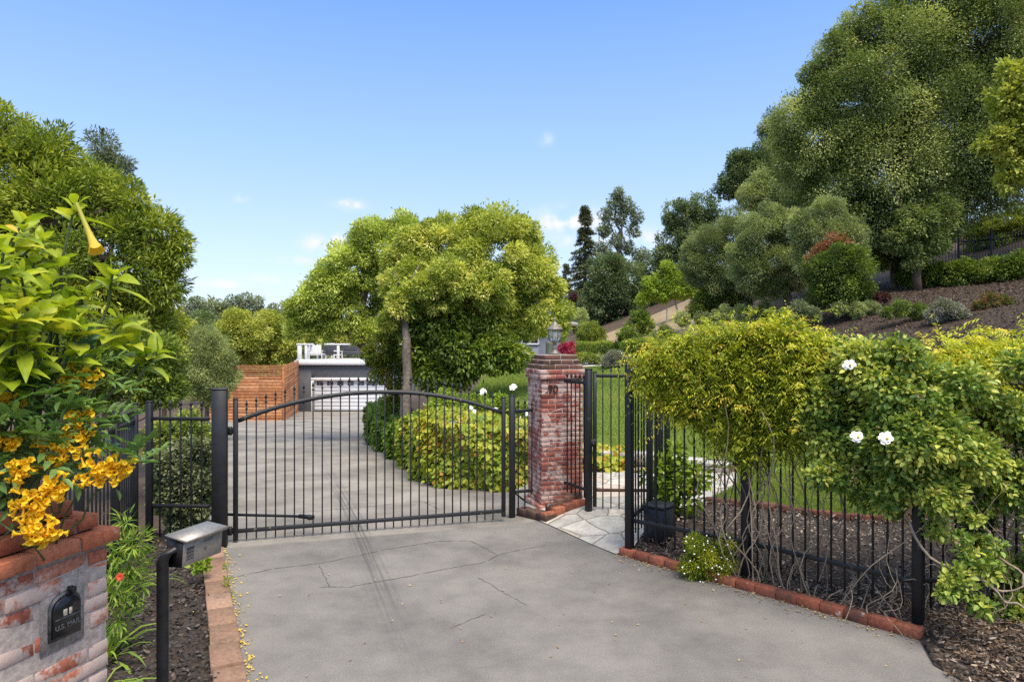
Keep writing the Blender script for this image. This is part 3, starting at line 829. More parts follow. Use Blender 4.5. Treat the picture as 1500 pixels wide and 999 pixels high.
# ---- mailbox pier
ma = unit(V([-.2588, -.966])); mn = V([-ma[1], ma[0]])    # along the face towards the camera; outward normal
if mn[0] < 0: mn = -mn
mc = V([-1.72, 3.0])                                # outer far corner of the lower cap row
M_mail = tinted('limewashed_brick', [(.3, .085, .05), (.4, .125, .07), (.46, .18, .11), (.5, .29, .22)], .92, .35, 50, white=.67, wcol=(.6, .49, .42), wscale=9)
M_mcap = tinted('orange_brick', [(.3, .09, .045), (.4, .125, .06), (.47, .165, .085)], .88, .3, 40, white=.25, wcol=(.5, .42, .36))
mail = thing('mailbox_pier', 'pink whitewashed brick pier holding a black mailbox', 'mailbox', (*(mc + ma * .3 - mn * .3), 0))
mm = MB(); mco = MB(); mcap = MB()
inset = .035; o_ = mc - mn * inset + ma * inset; LX, LY = .92, .6
for k in range(23):
    brick_ring(mm, o_, ma, -mn, LX, LY, k * .0665 - .01, .0575, odd=k % 2 == 0, jit=.0022, tb=.5, ts_=.3, gap=.009)
rect_core(mco, o_, ma, -mn, LX, LY, -.02, 1.526, .002)
zz = 1.53
for k in range(3):
    s = .062 * k; q = mc - mn * s + ma * s
    brick_ring(mcap, q, ma, -mn, LX + .07 - 2 * s, LY + .07 - 2 * s, zz, .059, odd=k % 2 == 1, jit=.003, tb=.55, ts_=.25, gap=.009)
    rect_core(mco, q, ma, -mn, LX + .07 - 2 * s, LY + .07 - 2 * s, zz - .004, zz + .05, .009); zz += .066
mm.build('brickwork', M_mail, mail); mco.build('mortar', M_mort2, mail); mcap.build('cap', M_mcap, mail)
# the arched plate: hit the face with sight lines
def face_hit(px, py, off=0):
    k = (px - 750) / 1000; q = o_ + mn * off; d = (q @ mn) / (k * mn[0] + mn[1]); p = P(px, py, d)
    return (p[:2] - q) @ ma, p[2]
s1, zlo1 = face_hit(66, 946); s2, zlo2 = face_hit(115, 918); _, zt_ = face_hit(92, 862)
zlo = (zlo1 + zlo2) / 2; sc_ = (s1 + s2) / 2; hw = abs(s1 - s2) / 2
def fpt(s, z, off): return V([*(o_ + ma * s + mn * off), z])
def arch_outline(hw, z0, z1, n=18):
    pts = [(-hw, z0), (hw, z0)]
    zs = z1 - hw * .85
    for k in range(n + 1):
        a = math.pi * k / n; pts.append((hw * math.cos(a), zs + (z1 - zs) * math.sin(a)))
    return pts
def extrude_plate(mb, outline, off0, off1, inner=.0):
    n = len(outline); A_ = [fpt(sc_ + a, b, off0) for a, b in outline]; cz = (zlo + zt_) / 2
    B_ = [fpt(sc_ + a * (1 - inner), cz + (b - cz) * (1 - inner), off1) for a, b in outline]
    mb.add(A_ + B_, [list(range(n)), [n + k for k in range(n)][::-1]] + [[k, (k + 1) % n, n + (k + 1) % n, n + k][::-1] for k in range(n)])
M_blk = plain('black_enamel', (.012, .012, .013), .28, 0, .5, var=.5, scale=18)
M_edge = plain('scuffed_steel', (.11, .11, .11), .45, .4, var=.5, scale=30)
ar = MB(); extrude_plate(ar, arch_outline(hw * .93, zlo, zt_ - .008), .0, .018); ar.build('mailbox_rim', M_edge, mail)
dr = MB(); extrude_plate(dr, arch_outline(hw * .85, zlo + .012, zt_ - .02), .018, .028, .06); dobj = dr.build('mailbox_door', M_blk, mail)
MB().bar(fpt(sc_ - hw * .25, zt_ - .022, .036), fpt(sc_ - hw * .25, zt_ + .008, .036), .018, .02).bar(fpt(sc_ - hw * .3, zt_ - .002, .01), fpt(sc_ - hw * .2, zt_ - .002, .04), .02, .02).build('latch', M_blk, dobj)
M_stk = plain('faded_sticker', (.55, .46, .35), .6, var=.5, scale=90)
for dx, w_ in ((.012, .017), (-.012, .013)):
    MB().box(fpt(sc_ + dx, zlo + .105 - dx * .0, .0295), (w_, .003, .026), ((ma[0], ma[1], 0), (mn[0], mn[1], 0), (0, 0, 1)), .0005).build('sticker', M_stk, dobj)
MB().box(fpt(sc_, zlo + .085, .0290), (hw * 1.5, .004, .004), ((ma[0], ma[1], 0), (mn[0], mn[1], 0), (0, 0, 1)), .001).build('ridge', M_edge, dobj)
M_let = plain('worn_letters', (.14, .14, .14), .5)
text_obj('U.S. MAIL', .028, fpt(sc_, zlo + .052, .0292), ((-ma[0], -ma[1], 0), (0, 0, 1), (mn[0], mn[1], 0)), M_let, 'lettering', dobj, .0012)
# mortar collar round the plate
col_ = MB(); extrude_plate(col_, arch_outline(hw * 1.32, zlo - .045, zt_ + .05), -.02, .006, .03); col_.build('mortar_collar', M_mort, mail)

# ---- keypad pedestal
ped = thing('keypad_pedestal', 'black gooseneck post with steel entry keypad beside the driveway', 'keypad', (-1.70, 3.30, 0))
k1 = V([-1.59, 3.30]); k2 = V([-1.503, 3.545]); ku = unit(k2 - k1); kn = V([ku[1], -ku[0]])
M_steel = plain('brushed_steel', (.36, .33, .29), .5, .6, var=.18, scale=60)
M_kb = plain('scuffed_black', (.014, .014, .015), .4, var=.4, scale=20)
pc = k1 - kn * .095 - ku * .03
px0 = pc
pts = [(px0[0], px0[1], 0), (px0[0], px0[1], .7), (px0[0], px0[1], 1.33)]
bend = [(px0 + unit(k1 - px0 + ku * .06) * .05 * (1 - math.cos(a)), 1.33 + .05 * math.sin(a)) for a in np.linspace(.2, math.pi / 2, 7)]
pts += [(b[0][0], b[0][1], b[1]) for b in bend]; q = k1 - kn * .03 + ku * .05; pts += [(q[0], q[1], 1.38)]
m = MB(); m.sweep(pts, .052, .052, (.92, .39, 0)); m.build('post', M_kb, ped)
ztop, zbt = 1.437, 1.303
def kpt(s, t, z): return V([*(k1 + ku * s + kn * t), z])
KL = float(np.linalg.norm(k2 - k1))
prof = [(0, ztop), (-.012, zbt), (-.10, zbt - .004), (-.105, ztop + .012)]
ends_ = []
bx_ = MB(); A_ = [kpt(0, t, z) for t, z in prof]; B_ = [kpt(KL, t, z) for t, z in prof]
bx_.add(A_ + B_, [[0, 1, 2, 3], [7, 6, 5, 4], [0, 4, 5, 1], [1, 5, 6, 2], [2, 6, 7, 3], [3, 7, 4, 0]]); bx_.build('housing', M_kb, ped)
tp = MB(); prof2 = [(.028, ztop - .012), (.03, ztop + .004), (-.108, ztop + .018), (-.108, ztop + .011)]
A_ = [kpt(-.008, t, z) for t, z in prof2]; B_ = [kpt(KL + .008, t, z) for t, z in prof2]
tp.add(A_ + B_, [[0, 1, 2, 3], [7, 6, 5, 4], [0, 4, 5, 1], [1, 5, 6, 2], [2, 6, 7, 3], [3, 7, 4, 0]]); tp.build('hood', M_steel, ped)
# face plate, 2.5 mm proud
nf = unit(np.cross(V([*ku, 0]), kpt(0, *prof[0]) - kpt(0, *prof[1]))); nf = nf if nf @ V([*kn, 0]) > 0 else -nf
vf = unit(kpt(0, *prof[0]) - kpt(0, *prof[1])); uf = V([*ku, 0])
def fpl(s, h, o): return kpt(0, *prof[1]) + uf * s + vf * h + nf * o
H_ = ztop - zbt
plate = MB().box(fpl(KL / 2, H_ * .46, .002), (KL - .004, H_ * .9, .004), (uf, vf, nf), .001).build('face_plate', M_steel, ped)
for i_ in range(3):
    for j_ in range(4):
        MB().box(fpl(.03 + i_ * .0165, .035 + j_ * .0165, .006), (.012, .012, .006), (uf, vf, nf), .002).build('button', M_edge, plate)
MB().box(fpl(KL * .62, H_ * .72, .0045), (.06, .014, .003), (uf, vf, nf), .001).build('plaque', M_let, plate)
MB().lathe(fpl(KL * .55, H_ * .45, .004), [(.006, -.004), (.006, .003)], 10).build('lock', M_edge, plate)

# small black box inside the corner of the fence
ub = thing('utility_box', 'small dark plastic box on the mulch behind the corner post', 'utility box', (1.72, 7.98, Tz(1.72, 7.98)))
zg = Tz(1.72, 7.98); axb = ((.74, -.67, 0), (.67, .74, 0), (0, 0, 1))
M_plas = plain('dark_plastic', (.02, .022, .028), .45, var=.25)
MB().box((1.72, 7.98, zg + .19), (.27, .27, .4), axb, .012).build('body', M_plas, ub); MB().box((1.72, 7.98, zg + .41), (.29, .29, .04), axb, .012).build('lid', M_plas, ub)
hs = thing('drip_hose', 'thin black irrigation hose lying on soil behind the brick edging', 'hose', (2.9, 6.1, .1))
a_ = ground_pt(1168, 860, 4, 9); b_ = ground_pt(1232, 878, 4, 9); w_ = wiggle(a_, b_, 8, .02); w_[:, 2] = T(w_[:, 0], w_[:, 1]) + .05
MB().tube(w_, .011, 7).build('pipe', M_plas, hs, True)
# ------------------------------------------------------------------ buildings
M_white = plain('white_paint', (.78, .78, .76), .5, var=.05, scale=5)
M_gwall = plain('grey_render', (.125, .13, .142), .85, var=.12, scale=6, bmp=.15)
M_glz = plain('dark_glazing', (.02, .024, .03), .08, 0, .6, var=.1)
M_door = plain('white_garage_door', (.66, .68, .72), .45, var=.05, scale=3)
M_roof = plain('grey_shingle', (.2, .19, .18), .9, var=.3, scale=12, bmp=.4)
M_floor = plain('deck_boards', (.3, .27, .23), .8, var=.2)
GY_ = 41.0; GX0, GX1 = -12.83, -5.2; GZ0, GZ1 = -1.84, 1.05
gar = thing('garage', 'grey garage with white panelled door and white deck edge at the end of the drive', 'garage', (-9, GY_, GZ0))
DX0, DX1, DZ1 = -12.05, -7.17, .2
w = MB()
w.box(((GX0 + DX0) / 2, GY_ + .15, (GZ0 + GZ1) / 2), (DX0 - GX0, .3, GZ1 - GZ0)); w.box(((GX1 + DX1) / 2, GY_ + .15, (GZ0 + GZ1) / 2), (GX1 - DX1, .3, GZ1 - GZ0))
w.box(((DX0 + DX1) / 2, GY_ + .15, (DZ1 + GZ1) / 2), (DX1 - DX0 - .004, .3, GZ1 - DZ1))
w.box((GX0 + .15, GY_ + 4.2, (GZ0 + GZ1) / 2), (.3, 7.8, GZ1 - GZ0)); w.box((GX1 - .15, GY_ + 4.2, (GZ0 + GZ1) / 2), (.3, 7.8, GZ1 - GZ0)); w.box(((GX0 + GX1) / 2, GY_ + 8.2, (GZ0 + GZ1) / 2), (GX1 - GX0, .2, GZ1 - GZ0))
w.build('wall', M_gwall, gar)
MB().box(((GX0 + GX1) / 2, GY_ + 4.1, GZ1 + .06), (GX1 - GX0 + .1, 8.5, .12)).build('deck_floor', M_floor, gar)
MB().box(((GX0 + GX1) / 2 - .02, GY_ - .16, GZ1 + .05), (GX1 - GX0 + .3, .14, .26), None, .01).build('fascia', M_white, gar)
fr = MB(); t = .17
fr.box((DX0 + t / 2, GY_ - .03, (GZ0 + DZ1) / 2), (t, .12, DZ1 - GZ0)); fr.box((DX1 - t / 2, GY_ - .03, (GZ0 + DZ1) / 2), (t, .12, DZ1 - GZ0)); fr.box(((DX0 + DX1) / 2, GY_ - .032, DZ1 - t / 2), (DX1 - DX0, .12, t)); fr.build('door_frame', M_white, gar)
dz = MB(); x0, x1, zA, zB = DX0 + t, DX1 - t, GZ0 + .06, DZ1 - t
nr = 8; rh = (zB - zA) / nr
for k in range(nr): dz.box(((x0 + x1) / 2, GY_ + .1, zA + rh * (k + .5)), (x1 - x0 - .01, .05, rh - .006), None, .002)
dz.box(((x0 + x1) / 2, GY_ + .14, (zA + zB) / 2), (x1 - x0, .04, zB - zA))
gd = dz.build('garage_door', M_door, gar)
for k in range(7):
    cx = P(468 + 15.1 * k, 0, 41)[0]
    if cx > x1 - .2: break
    wn = MB()
    for sx in (-1, 1):
        for sz in (-1, 1): wn.box((cx + sx * .098, GY_ + .07, zB - .17 + sz * .062), (.17, .03, .1), None, .004)
    wn.build('window', M_glz, gd)
MB().box(((x0 + x1) / 2, GY_ + .08, GZ0 + .03), (x1 - x0, .05, .06)).build('bottom_seal', M_plas, gd)

dr_ = thing('deck_railing', 'white deck railing with thin cables above the garage door', 'railing', (-9, GY_ - .05, GZ1 + .12))
zr0, zr1 = GZ1 + .12, 2.17
for k, px in enumerate((439.5, 449, 496, 553, 610)):
    x = P(px, 0, 41)[0]; MB().box((x, GY_ - .06, (zr0 + zr1) / 2), (.24 if k == 0 else .15, .14, zr1 - zr0), None, .01).build('post', M_white, dr_)
xa, xb = P(435, 0, 41)[0], GX1
MB().box(((xa + xb) / 2, GY_ - .06, zr1 + .03), (xb - xa, .18, .09), None, .01).build('top_rail', M_white, dr_)
MB().box(((xa + xb) / 2, GY_ - .06, zr0 + .1), (xb - xa, .1, .08), None, .01).build('bottom_rail', M_white, dr_)
M_cable = plain('steel_cable', (.3, .3, .32), .4, .6)
cb = MB()
for k in range(7): cb.bar((xa, GY_ - .06, zr0 + .22 + k * .105), (xb, GY_ - .06, zr0 + .22 + k * .105), .012)
cb.build('cables', M_cable, dr_)
# side railing running back
sr = thing('deck_railing', 'white side railing of the deck going back from the corner post', 'railing', (xa + .1, GY_ + 4, zr0))
for y in (43, 45, 47, 49): MB().box((xa + .1, y, (zr0 + zr1) / 2), (.12, .12, zr1 - zr0), None, .01).build('post', M_white, sr)
MB().box((xa + .1, GY_ + 4.1, zr1 + .03), (.16, 8, .08), None, .01).build('top_rail', M_white, sr)
M_cush = plain('charcoal_cushion', (.05, .052, .06), .9, var=.2); M_cushw = plain('white_cushion', (.7, .69, .66), .9, var=.05)
def deck_chair(px, y, wd, label, rot=0, cush=M_cush, name='deck_chair', frame=M_white):
    x = P(px, 0, y)[0]; r = thing(name, label, 'chair' if wd < 1.2 else 'sofa', (x, y, zr0), 'deck furniture'); c, s = math.cos(rot), math.sin(rot); ax = V([(c, s, 0), (-s, c, 0), (0, 0, 1.)])
    def at(u, v, z): return V([x, y, zr0 + z]) + u * ax[0] + v * ax[1]
    for su in (-1, 1):
        for sv in (-1, 1): MB().box(at(su * (wd / 2 - .04), sv * .34, .2), (.06, .06, .4), ax).build('leg', frame, r)
        MB().box(at(su * (wd / 2 - .03), 0, .6), (.08, .75, .05), ax, .01).bar(at(su * (wd / 2 - .03), -.33, .38), at(su * (wd / 2 - .03), -.33, .6), .05).build('arm', frame, r)
    MB().box(at(0, 0, .37), (wd, .76, .07), ax, .01).build('seat_frame', frame, r)
    MB().box(at(0, -.02, .47), (wd - .14, .68, .15), ax, .05).build('seat_cushion', cush, r)
    MB().box(at(0, .36, .66), (wd - .1, .12, .62), ax, .04).build('backrest', cush, r)
deck_chair(462, 43.4, .85, 'white armchair on the deck near the corner post', .3, M_cushw)
deck_chair(480, 44.2, 1.0, 'charcoal armchair on the deck behind the middle railing post', -.2)
deck_chair(520, 44.6, 2.0, 'long charcoal sofa on the deck beside the tree', 0, M_cush, 'deck_sofa', M_cush)
deck_chair(489, 42.6, .8, 'low charcoal chair on the deck close to the railing', 2.6, M_cush)

# redwood screen fence
M_cedar = tinted('cedar_boards', [(.29, .11, .042), (.4, .16, .066), (.5, .22, .095), (.55, .29, .145)], .7, .35, 7, bmp=.3)
ce = thing('wooden_fence', 'tall cedar fence of horizontal boards with open slats on top beside the garage', 'fence', (-11, 32, -1.4))
C0 = V([-10.66, 32.0]); C1 = V([-14.3, 32.0]); C2 = V([-12.78, 40.85])
def boards(a_, b_, name):
    m = MB(); u2 = unit(b_ - a_); L = np.linalg.norm(b_ - a_); ax = (V([*u2, 0]), V([-u2[1], u2[0], 0]), V([0, 0, 1])); zt = 1.26; z = .72
    zb0 = min(Tz(*a_), Tz(*b_)) - .1
    while z > zb0:
        n = 3
        for k in range(n):
            c = a_ + u2 * L * (k + .5) / n; m.box((*c, z - .07), (L / n - .004, .025, .135), ax, .004, RNG.uniform(.1, .9))
        z -= .143
    m.build('boards', M_cedar, ce)
    m = MB(); z = zt
    while z > .74: m.box((*(a_ + u2 * L / 2), z - .02), (L, .03, .04), ax, .003, RNG.uniform(.2, .9)); z -= .085
    m.build('slats', M_cedar, ce)
    m = MB()
    for k in range(int(L / 1.8) + 1):
        c = a_ + u2 * min(L, k * 1.8) + V([-u2[1], u2[0]]) * (.06 if u2[0] < 0 else .06); m.box((*c, zb0 / 2 + .6), (.09, .09, 1.2 - zb0), ax, .005, .3)
    m.build('posts', M_cedar, ce)
boards(C1, C0, 'front'); boards(C0, C2, 'side')

# house behind the garden
ho = thing('house', 'grey house with white window trim and low roof behind the central tree', 'house', (-1, 45, 1.2))
HX0, HX1, HY, HZ0, HZ1 = P(600, 0, 44)[0], P(833, 0, 44)[0], 44.0, .2, 3.55
wx0, wx1 = P(764, 0, 44)[0], P(789, 0, 44)[0]; wz0, wz1 = 2.4 - .0045 * 44, 3.25
w = MB()
w.box(((HX0 + wx0) / 2, HY + .15, (HZ0 + HZ1) / 2), (wx0 - HX0, .3, HZ1 - HZ0)); w.box(((HX1 + wx1) / 2, HY + .15, (HZ0 + HZ1) / 2), (HX1 - wx1, .3, HZ1 - HZ0))
w.box(((wx0 + wx1) / 2, HY + .15, (HZ0 + wz0) / 2), (wx1 - wx0 - .002, .3, wz0 - HZ0)); w.box(((wx0 + wx1) / 2, HY + .15, (wz1 + HZ1) / 2), (wx1 - wx0 - .002, .3, HZ1 - wz1))
w.box((HX1 - .15, HY + 4.2, (HZ0 + HZ1) / 2), (.3, 7.8, HZ1 - HZ0)); w.box((HX0 + .15, HY + 4.2, (HZ0 + HZ1) / 2), (.3, 7.8, HZ1 - HZ0)); w.build('wall', plain('pale_grey_render', (.26, .28, .32), .85, var=.1, scale=5), ho)
fw = MB()
for a_, b_ in (((wx0, wz0), (wx1, wz0)), ((wx0, wz1), (wx1, wz1)), ((wx0, wz0), (wx0, wz1)), ((wx1, wz0), (wx1, wz1)), (((wx0 + wx1) / 2, wz0), ((wx0 + wx1) / 2, wz1))):
    fw.bar((a_[0], HY - .04, a_[1]), (b_[0], HY - .04, b_[1]), .13, .1)
wf = fw.build('window', M_white, ho); MB().box(((wx0 + wx1) / 2, HY + .12, (wz0 + wz1) / 2), (wx1 - wx0 - .01, .02, wz1 - wz0 - .01)).build('pane', M_glz, wf)
ev = .55; zE = HZ1
co = [(HX0 - ev, HY - ev, zE), (HX1 + ev, HY - ev, zE), (HX1 + ev, HY + 9, zE), (HX0 - ev, HY + 9, zE), (HX0 + 2.5, HY + 4, zE + 1.1), (HX1 - 2.5, HY + 4, zE + 1.1),
      (HX0 - ev, HY - ev, zE - .16), (HX1 + ev, HY - ev, zE - .16), (HX1 + ev, HY + 9, zE - .16), (HX0 - ev, HY + 9, zE - .16)]
MB().add(co, [(0, 1, 5, 4), (1, 2, 5), (2, 3, 4, 5), (3, 0, 4)]).build('roof', M_roof, ho)
MB().add(co, [(6, 7, 1, 0), (7, 8, 2, 1), (8, 9, 3, 2), (9, 6, 0, 3), (9, 8, 7, 6)]).build('eaves', M_white, ho)
# urn
M_urn = plain('mossy_stoneware', (.16, .17, .13), .85, var=.3)
ux_, uy_ = P(806, 0, 29)[0], 29.0; uz_ = Tz(ux_, uy_)
ur = thing('garden_urn', 'grey green stoneware urn behind the brick pillar cap', 'urn', (ux_, uy_, uz_))
zt_u = CAMH - (500 - 499.5) / 1000 * 29
MB().lathe((ux_, uy_, uz_), [(.12, 0), (.14, .08), (.15, .3), (.2, (zt_u - uz_) * .7), (.19, (zt_u - uz_) * .93), (.22, zt_u - uz_)], 16).build('body', M_urn, ur, True)
sk = ground_pt(977, 470, 30, 70)
st_ = thing('garden_stake', 'thin pale wooden stake beside the young lime green tree', 'stake', P(977, 468, 42))
q = P(977, 468, 42); MB().bar((q[0], q[1], Tz(q[0], q[1]) - .2), (q[0], q[1], q[2] + .75), .09).build('stake', plain('weathered_stake', (.4, .36, .3), .9), st_)
# ------------------------------------------------------------------ vegetation
M_bark = plain('grey_bark', (.14, .115, .09), .95, var=.4, scale=14, bmp=.8)
M_bark2 = plain('brown_bark', (.1, .07, .05), .95, var=.45, scale=18, bmp=.8)
M_oakb = plain('grey_twig', (.22, .19, .16), .95, var=.3, scale=30)
M_pale = plain('pale_bark', (.33, .28, .23), .9, var=.3, scale=8, bmp=.5)
M_stem = plain('dry_stem', (.3, .235, .165), .9, var=.35, scale=40)
M_gstem = plain('green_stem', (.07, .1, .03), .7, var=.3, scale=40)
M_twig = plain('dark_twig', (.1, .085, .07), .95, var=.3, scale=40)

def limbs(root, base, tips, r0, mat, split=.45, name='trunk', rg=None, forks=None):
    """a tapered trunk from base, forking towards the tips"""
    rg = rg or np.random.default_rng(3); m = MB(); base = V(base, float); tips = V(tips, float)
    top = tips.mean(0); top = base + (top - base) * split if forks is None else V(forks, float)
    tr = wiggle(base, top, 9, .02, rg); hi_ = tips[np.argmax(tips[:, 2])]
    lead = np.concatenate([tr, wiggle(tr[-1], hi_, 7, .06, rg)[1:]]); rr = np.concatenate([np.linspace(r0, r0 * .7, 9), np.linspace(r0 * .6, r0 * .1, 6)]); rr[0] *= 1.4; rr[1] *= 1.1
    m.tube(lead, rr, 9)
    for t in tips:
        s = lead[rg.integers(8, 13)]; L = wiggle(s, t, 8, .07, rg); L[1:3] += Z3 * np.linalg.norm(t - s) * .06
        m.tube(L, np.linspace(r0 * .42, r0 * .07, 8), 7)
    return m.build(name, mat, root, True)

def twigs(root, sc, origin, n, r, mat, rg, name='branches', k=1.0):
    m = MB(); idx = rg.choice(len(sc), min(n, len(sc)), replace=False); o = V(origin, float)
    for i_ in idx:
        q = sc[i_]; j_ = np.argmin(np.linalg.norm(o - q, axis=1)); a_ = o[j_] + (q - o[j_]) * .15
        m.tube(wiggle(a_, q + (q - a_) * .12, 5, .08, rg), np.linspace(r, r * .35, 5), 4, cap=False)
    return m.build(name, mat, root)

def tree(name, label, cat, d, lobes, base, mat, L, W, cov=.7, sub=18, subr=.42, trunk_r=.15, bark=None, seed=1, droop=.15, shape='dia', tb=.5, tv=.16, tl=.14,
         ntwig=0, group=None, split=.45, fork=None, extra=None, low=-1, out=.6, squash=1.0, stray=.1, part='crown', ntips=7, tmat=None):
    """base: (px, py, d) of the foot of the trunk, or None for a shrub"""
    lb = lobes_px(lobes, d) + (extra or [])
    C = V([l[0] for l in lb])
    if base is not None:
        b = P(*base); b[2] = min(b[2], Tz(b[0], b[1]))
    else:
        b = V([C[:, 0].mean(), C[:, 1].mean(), 0]); b[2] = Tz(b[0], b[1])
    r = thing(name, label, cat, b, group)
    lv = Leaves(); sc = foliage(lv, lb, L, W, cov, sub, subr, droop, shape, tb, tv, tl, seed, squash, out, low, stray)
    lv.build(part, mat, r)
    rg = np.random.default_rng(seed + 50)
    if trunk_r:
        idx = rg.choice(len(C), min(ntips, len(C)), replace=False)
        limbs(r, b - Z3 * .1, C[idx], trunk_r, bark or M_bark, split, 'trunk', rg, None if fork is None else P(*fork))
    if ntwig: twigs(r, sc, C, ntwig, max(.006, d * .0006), tmat or M_twig, rg)
    return r

# leaf colours
L_bay = leaf_mat('bay_leaves', [(0.094, 0.138, 0.025), (0.187, 0.254, 0.032), (0.352, 0.400, 0.047), (0.631, 0.618, 0.095)])
L_pit = leaf_mat('pittosporum_leaves', [(0.083, 0.135, 0.031), (0.211, 0.284, 0.048), (0.485, 0.531, 0.099), (0.886, 0.831, 0.265)])
L_pit2 = leaf_mat('golden_leaves', [(0.101, 0.140, 0.037), (0.271, 0.335, 0.061), (0.525, 0.599, 0.117), (0.796, 0.846, 0.282)])
L_cit = leaf_mat('glossy_leaves', [(0.071, 0.112, 0.024), (0.130, 0.199, 0.031), (0.235, 0.318, 0.047), (0.445, 0.476, 0.079)], rough=.38)
L_map = leaf_mat('maple_leaves', [(.06, .11, .015), (.13, .2, .025), (.25, .29, .03), (.46, .32, .05)])
L_mid = leaf_mat('mid_green_leaves', [(0.054, 0.090, 0.020), (0.109, 0.174, 0.029), (0.216, 0.285, 0.043), (0.379, 0.420, 0.072)])
L_yg = leaf_mat('yellow_green_leaves', [(0.092, 0.137, 0.025), (0.200, 0.259, 0.040), (0.339, 0.382, 0.062), (0.524, 0.532, 0.109)])
L_oliv = leaf_mat('olive_leaves', [(0.132, 0.162, 0.074), (0.235, 0.280, 0.116), (0.366, 0.419, 0.167), (0.574, 0.606, 0.270)], trans=.32)
L_oak = leaf_mat('oak_leaves', [(0.084, 0.127, 0.048), (0.168, 0.226, 0.067), (0.314, 0.364, 0.114), (0.588, 0.617, 0.235)], trans=.32, rough=.45)
L_dark = leaf_mat('dark_leaves', [(0.046, 0.078, 0.035), (0.087, 0.134, 0.055), (0.155, 0.206, 0.084), (0.258, 0.316, 0.142)], trans=.32)
L_euc = leaf_mat('eucalyptus_leaves', [(0.069, 0.095, 0.055), (0.127, 0.160, 0.083), (0.207, 0.245, 0.131), (0.322, 0.362, 0.218)], trans=.32)
L_red = leaf_mat('redwood_needles', [(0.036, 0.056, 0.027), (0.070, 0.093, 0.038), (0.120, 0.139, 0.057), (0.180, 0.185, 0.085)], trans=.1)
L_plum = leaf_mat('plum_leaves', [(.04, .015, .015), (.08, .025, .025), (.13, .045, .04)], trans=.2)
L_lime = leaf_mat('lime_leaves', [(.12, .19, .02), (.22, .32, .03), (.34, .44, .06), (.46, .54, .12)], trans=.4)
L_ivy = leaf_mat('ivy_leaves', [(0.059, 0.126, 0.018), (0.131, 0.227, 0.026), (0.285, 0.365, 0.039), (0.499, 0.479, 0.055), (0.594, 0.302, 0.055), (0.356, 0.113, 0.044)], trans=.3)
L_jas = leaf_mat('jasmine_leaves', [(0.089, 0.131, 0.015), (0.192, 0.246, 0.023), (0.401, 0.446, 0.032), (0.625, 0.615, 0.063), (0.743, 0.554, 0.088)], trans=.38)
L_rose = leaf_mat('rose_leaves', [(0.071, 0.138, 0.031), (0.139, 0.234, 0.049), (0.279, 0.370, 0.070), (0.608, 0.604, 0.122)], trans=.3, rough=.42)
L_brug = leaf_mat('angel_trumpet_leaves', [(0.124, 0.201, 0.013), (0.235, 0.328, 0.020), (0.386, 0.455, 0.028), (0.580, 0.551, 0.055)], trans=.42, rough=.45, vary=22)
L_tec = leaf_mat('trumpetbush_leaves', [(0.056, 0.124, 0.037), (0.105, 0.204, 0.053), (0.177, 0.291, 0.079), (0.322, 0.422, 0.132)], trans=.28, rough=.42, vary=60)
L_strap = leaf_mat('strap_leaves', [(0.063, 0.133, 0.018), (0.139, 0.242, 0.028), (0.277, 0.386, 0.050), (0.479, 0.507, 0.100)], trans=.3)
L_hed = leaf_mat('hedge_leaves', [(0.042, 0.085, 0.018), (0.098, 0.169, 0.026), (0.224, 0.299, 0.036), (0.448, 0.442, 0.060)])
L_pale = leaf_mat('pale_rose_leaves', [(0.084, 0.111, 0.054), (0.168, 0.202, 0.096), (0.280, 0.312, 0.156), (0.420, 0.429, 0.240)], trans=.25)
L_grass = leaf_mat('grass_blades', [(0.083, 0.149, 0.018), (0.149, 0.224, 0.030), (0.249, 0.310, 0.053), (0.400, 0.384, 0.105)], trans=.3)
L_pink = leaf_mat('bougainvillea_bracts', [(.3, .02, .06), (.5, .04, .1), (.62, .1, .2)], trans=.3)
L_chip = leaf_mat('bark_chips', [(.014, .01, .008), (.045, .03, .021), (.1, .064, .04), (.21, .14, .09), (.38, .3, .22)], trans=0, rough=.9)
L_chipd = leaf_mat('dark_bark_chips', [(.012, .012, .012), (.03, .027, .025), (.07, .058, .048), (.16, .125, .1), (.36, .3, .25)], trans=0, rough=.85)
L_ptip = leaf_mat('red_tip_leaves', [(.05, .09, .02), (.12, .15, .03), (.35, .12, .07), (.42, .2, .14)])
L_lav = leaf_mat('lavender_sprigs', [(0.140, 0.169, 0.096), (0.238, 0.260, 0.156), (0.336, 0.325, 0.288), (0.420, 0.351, 0.432)], trans=.2)

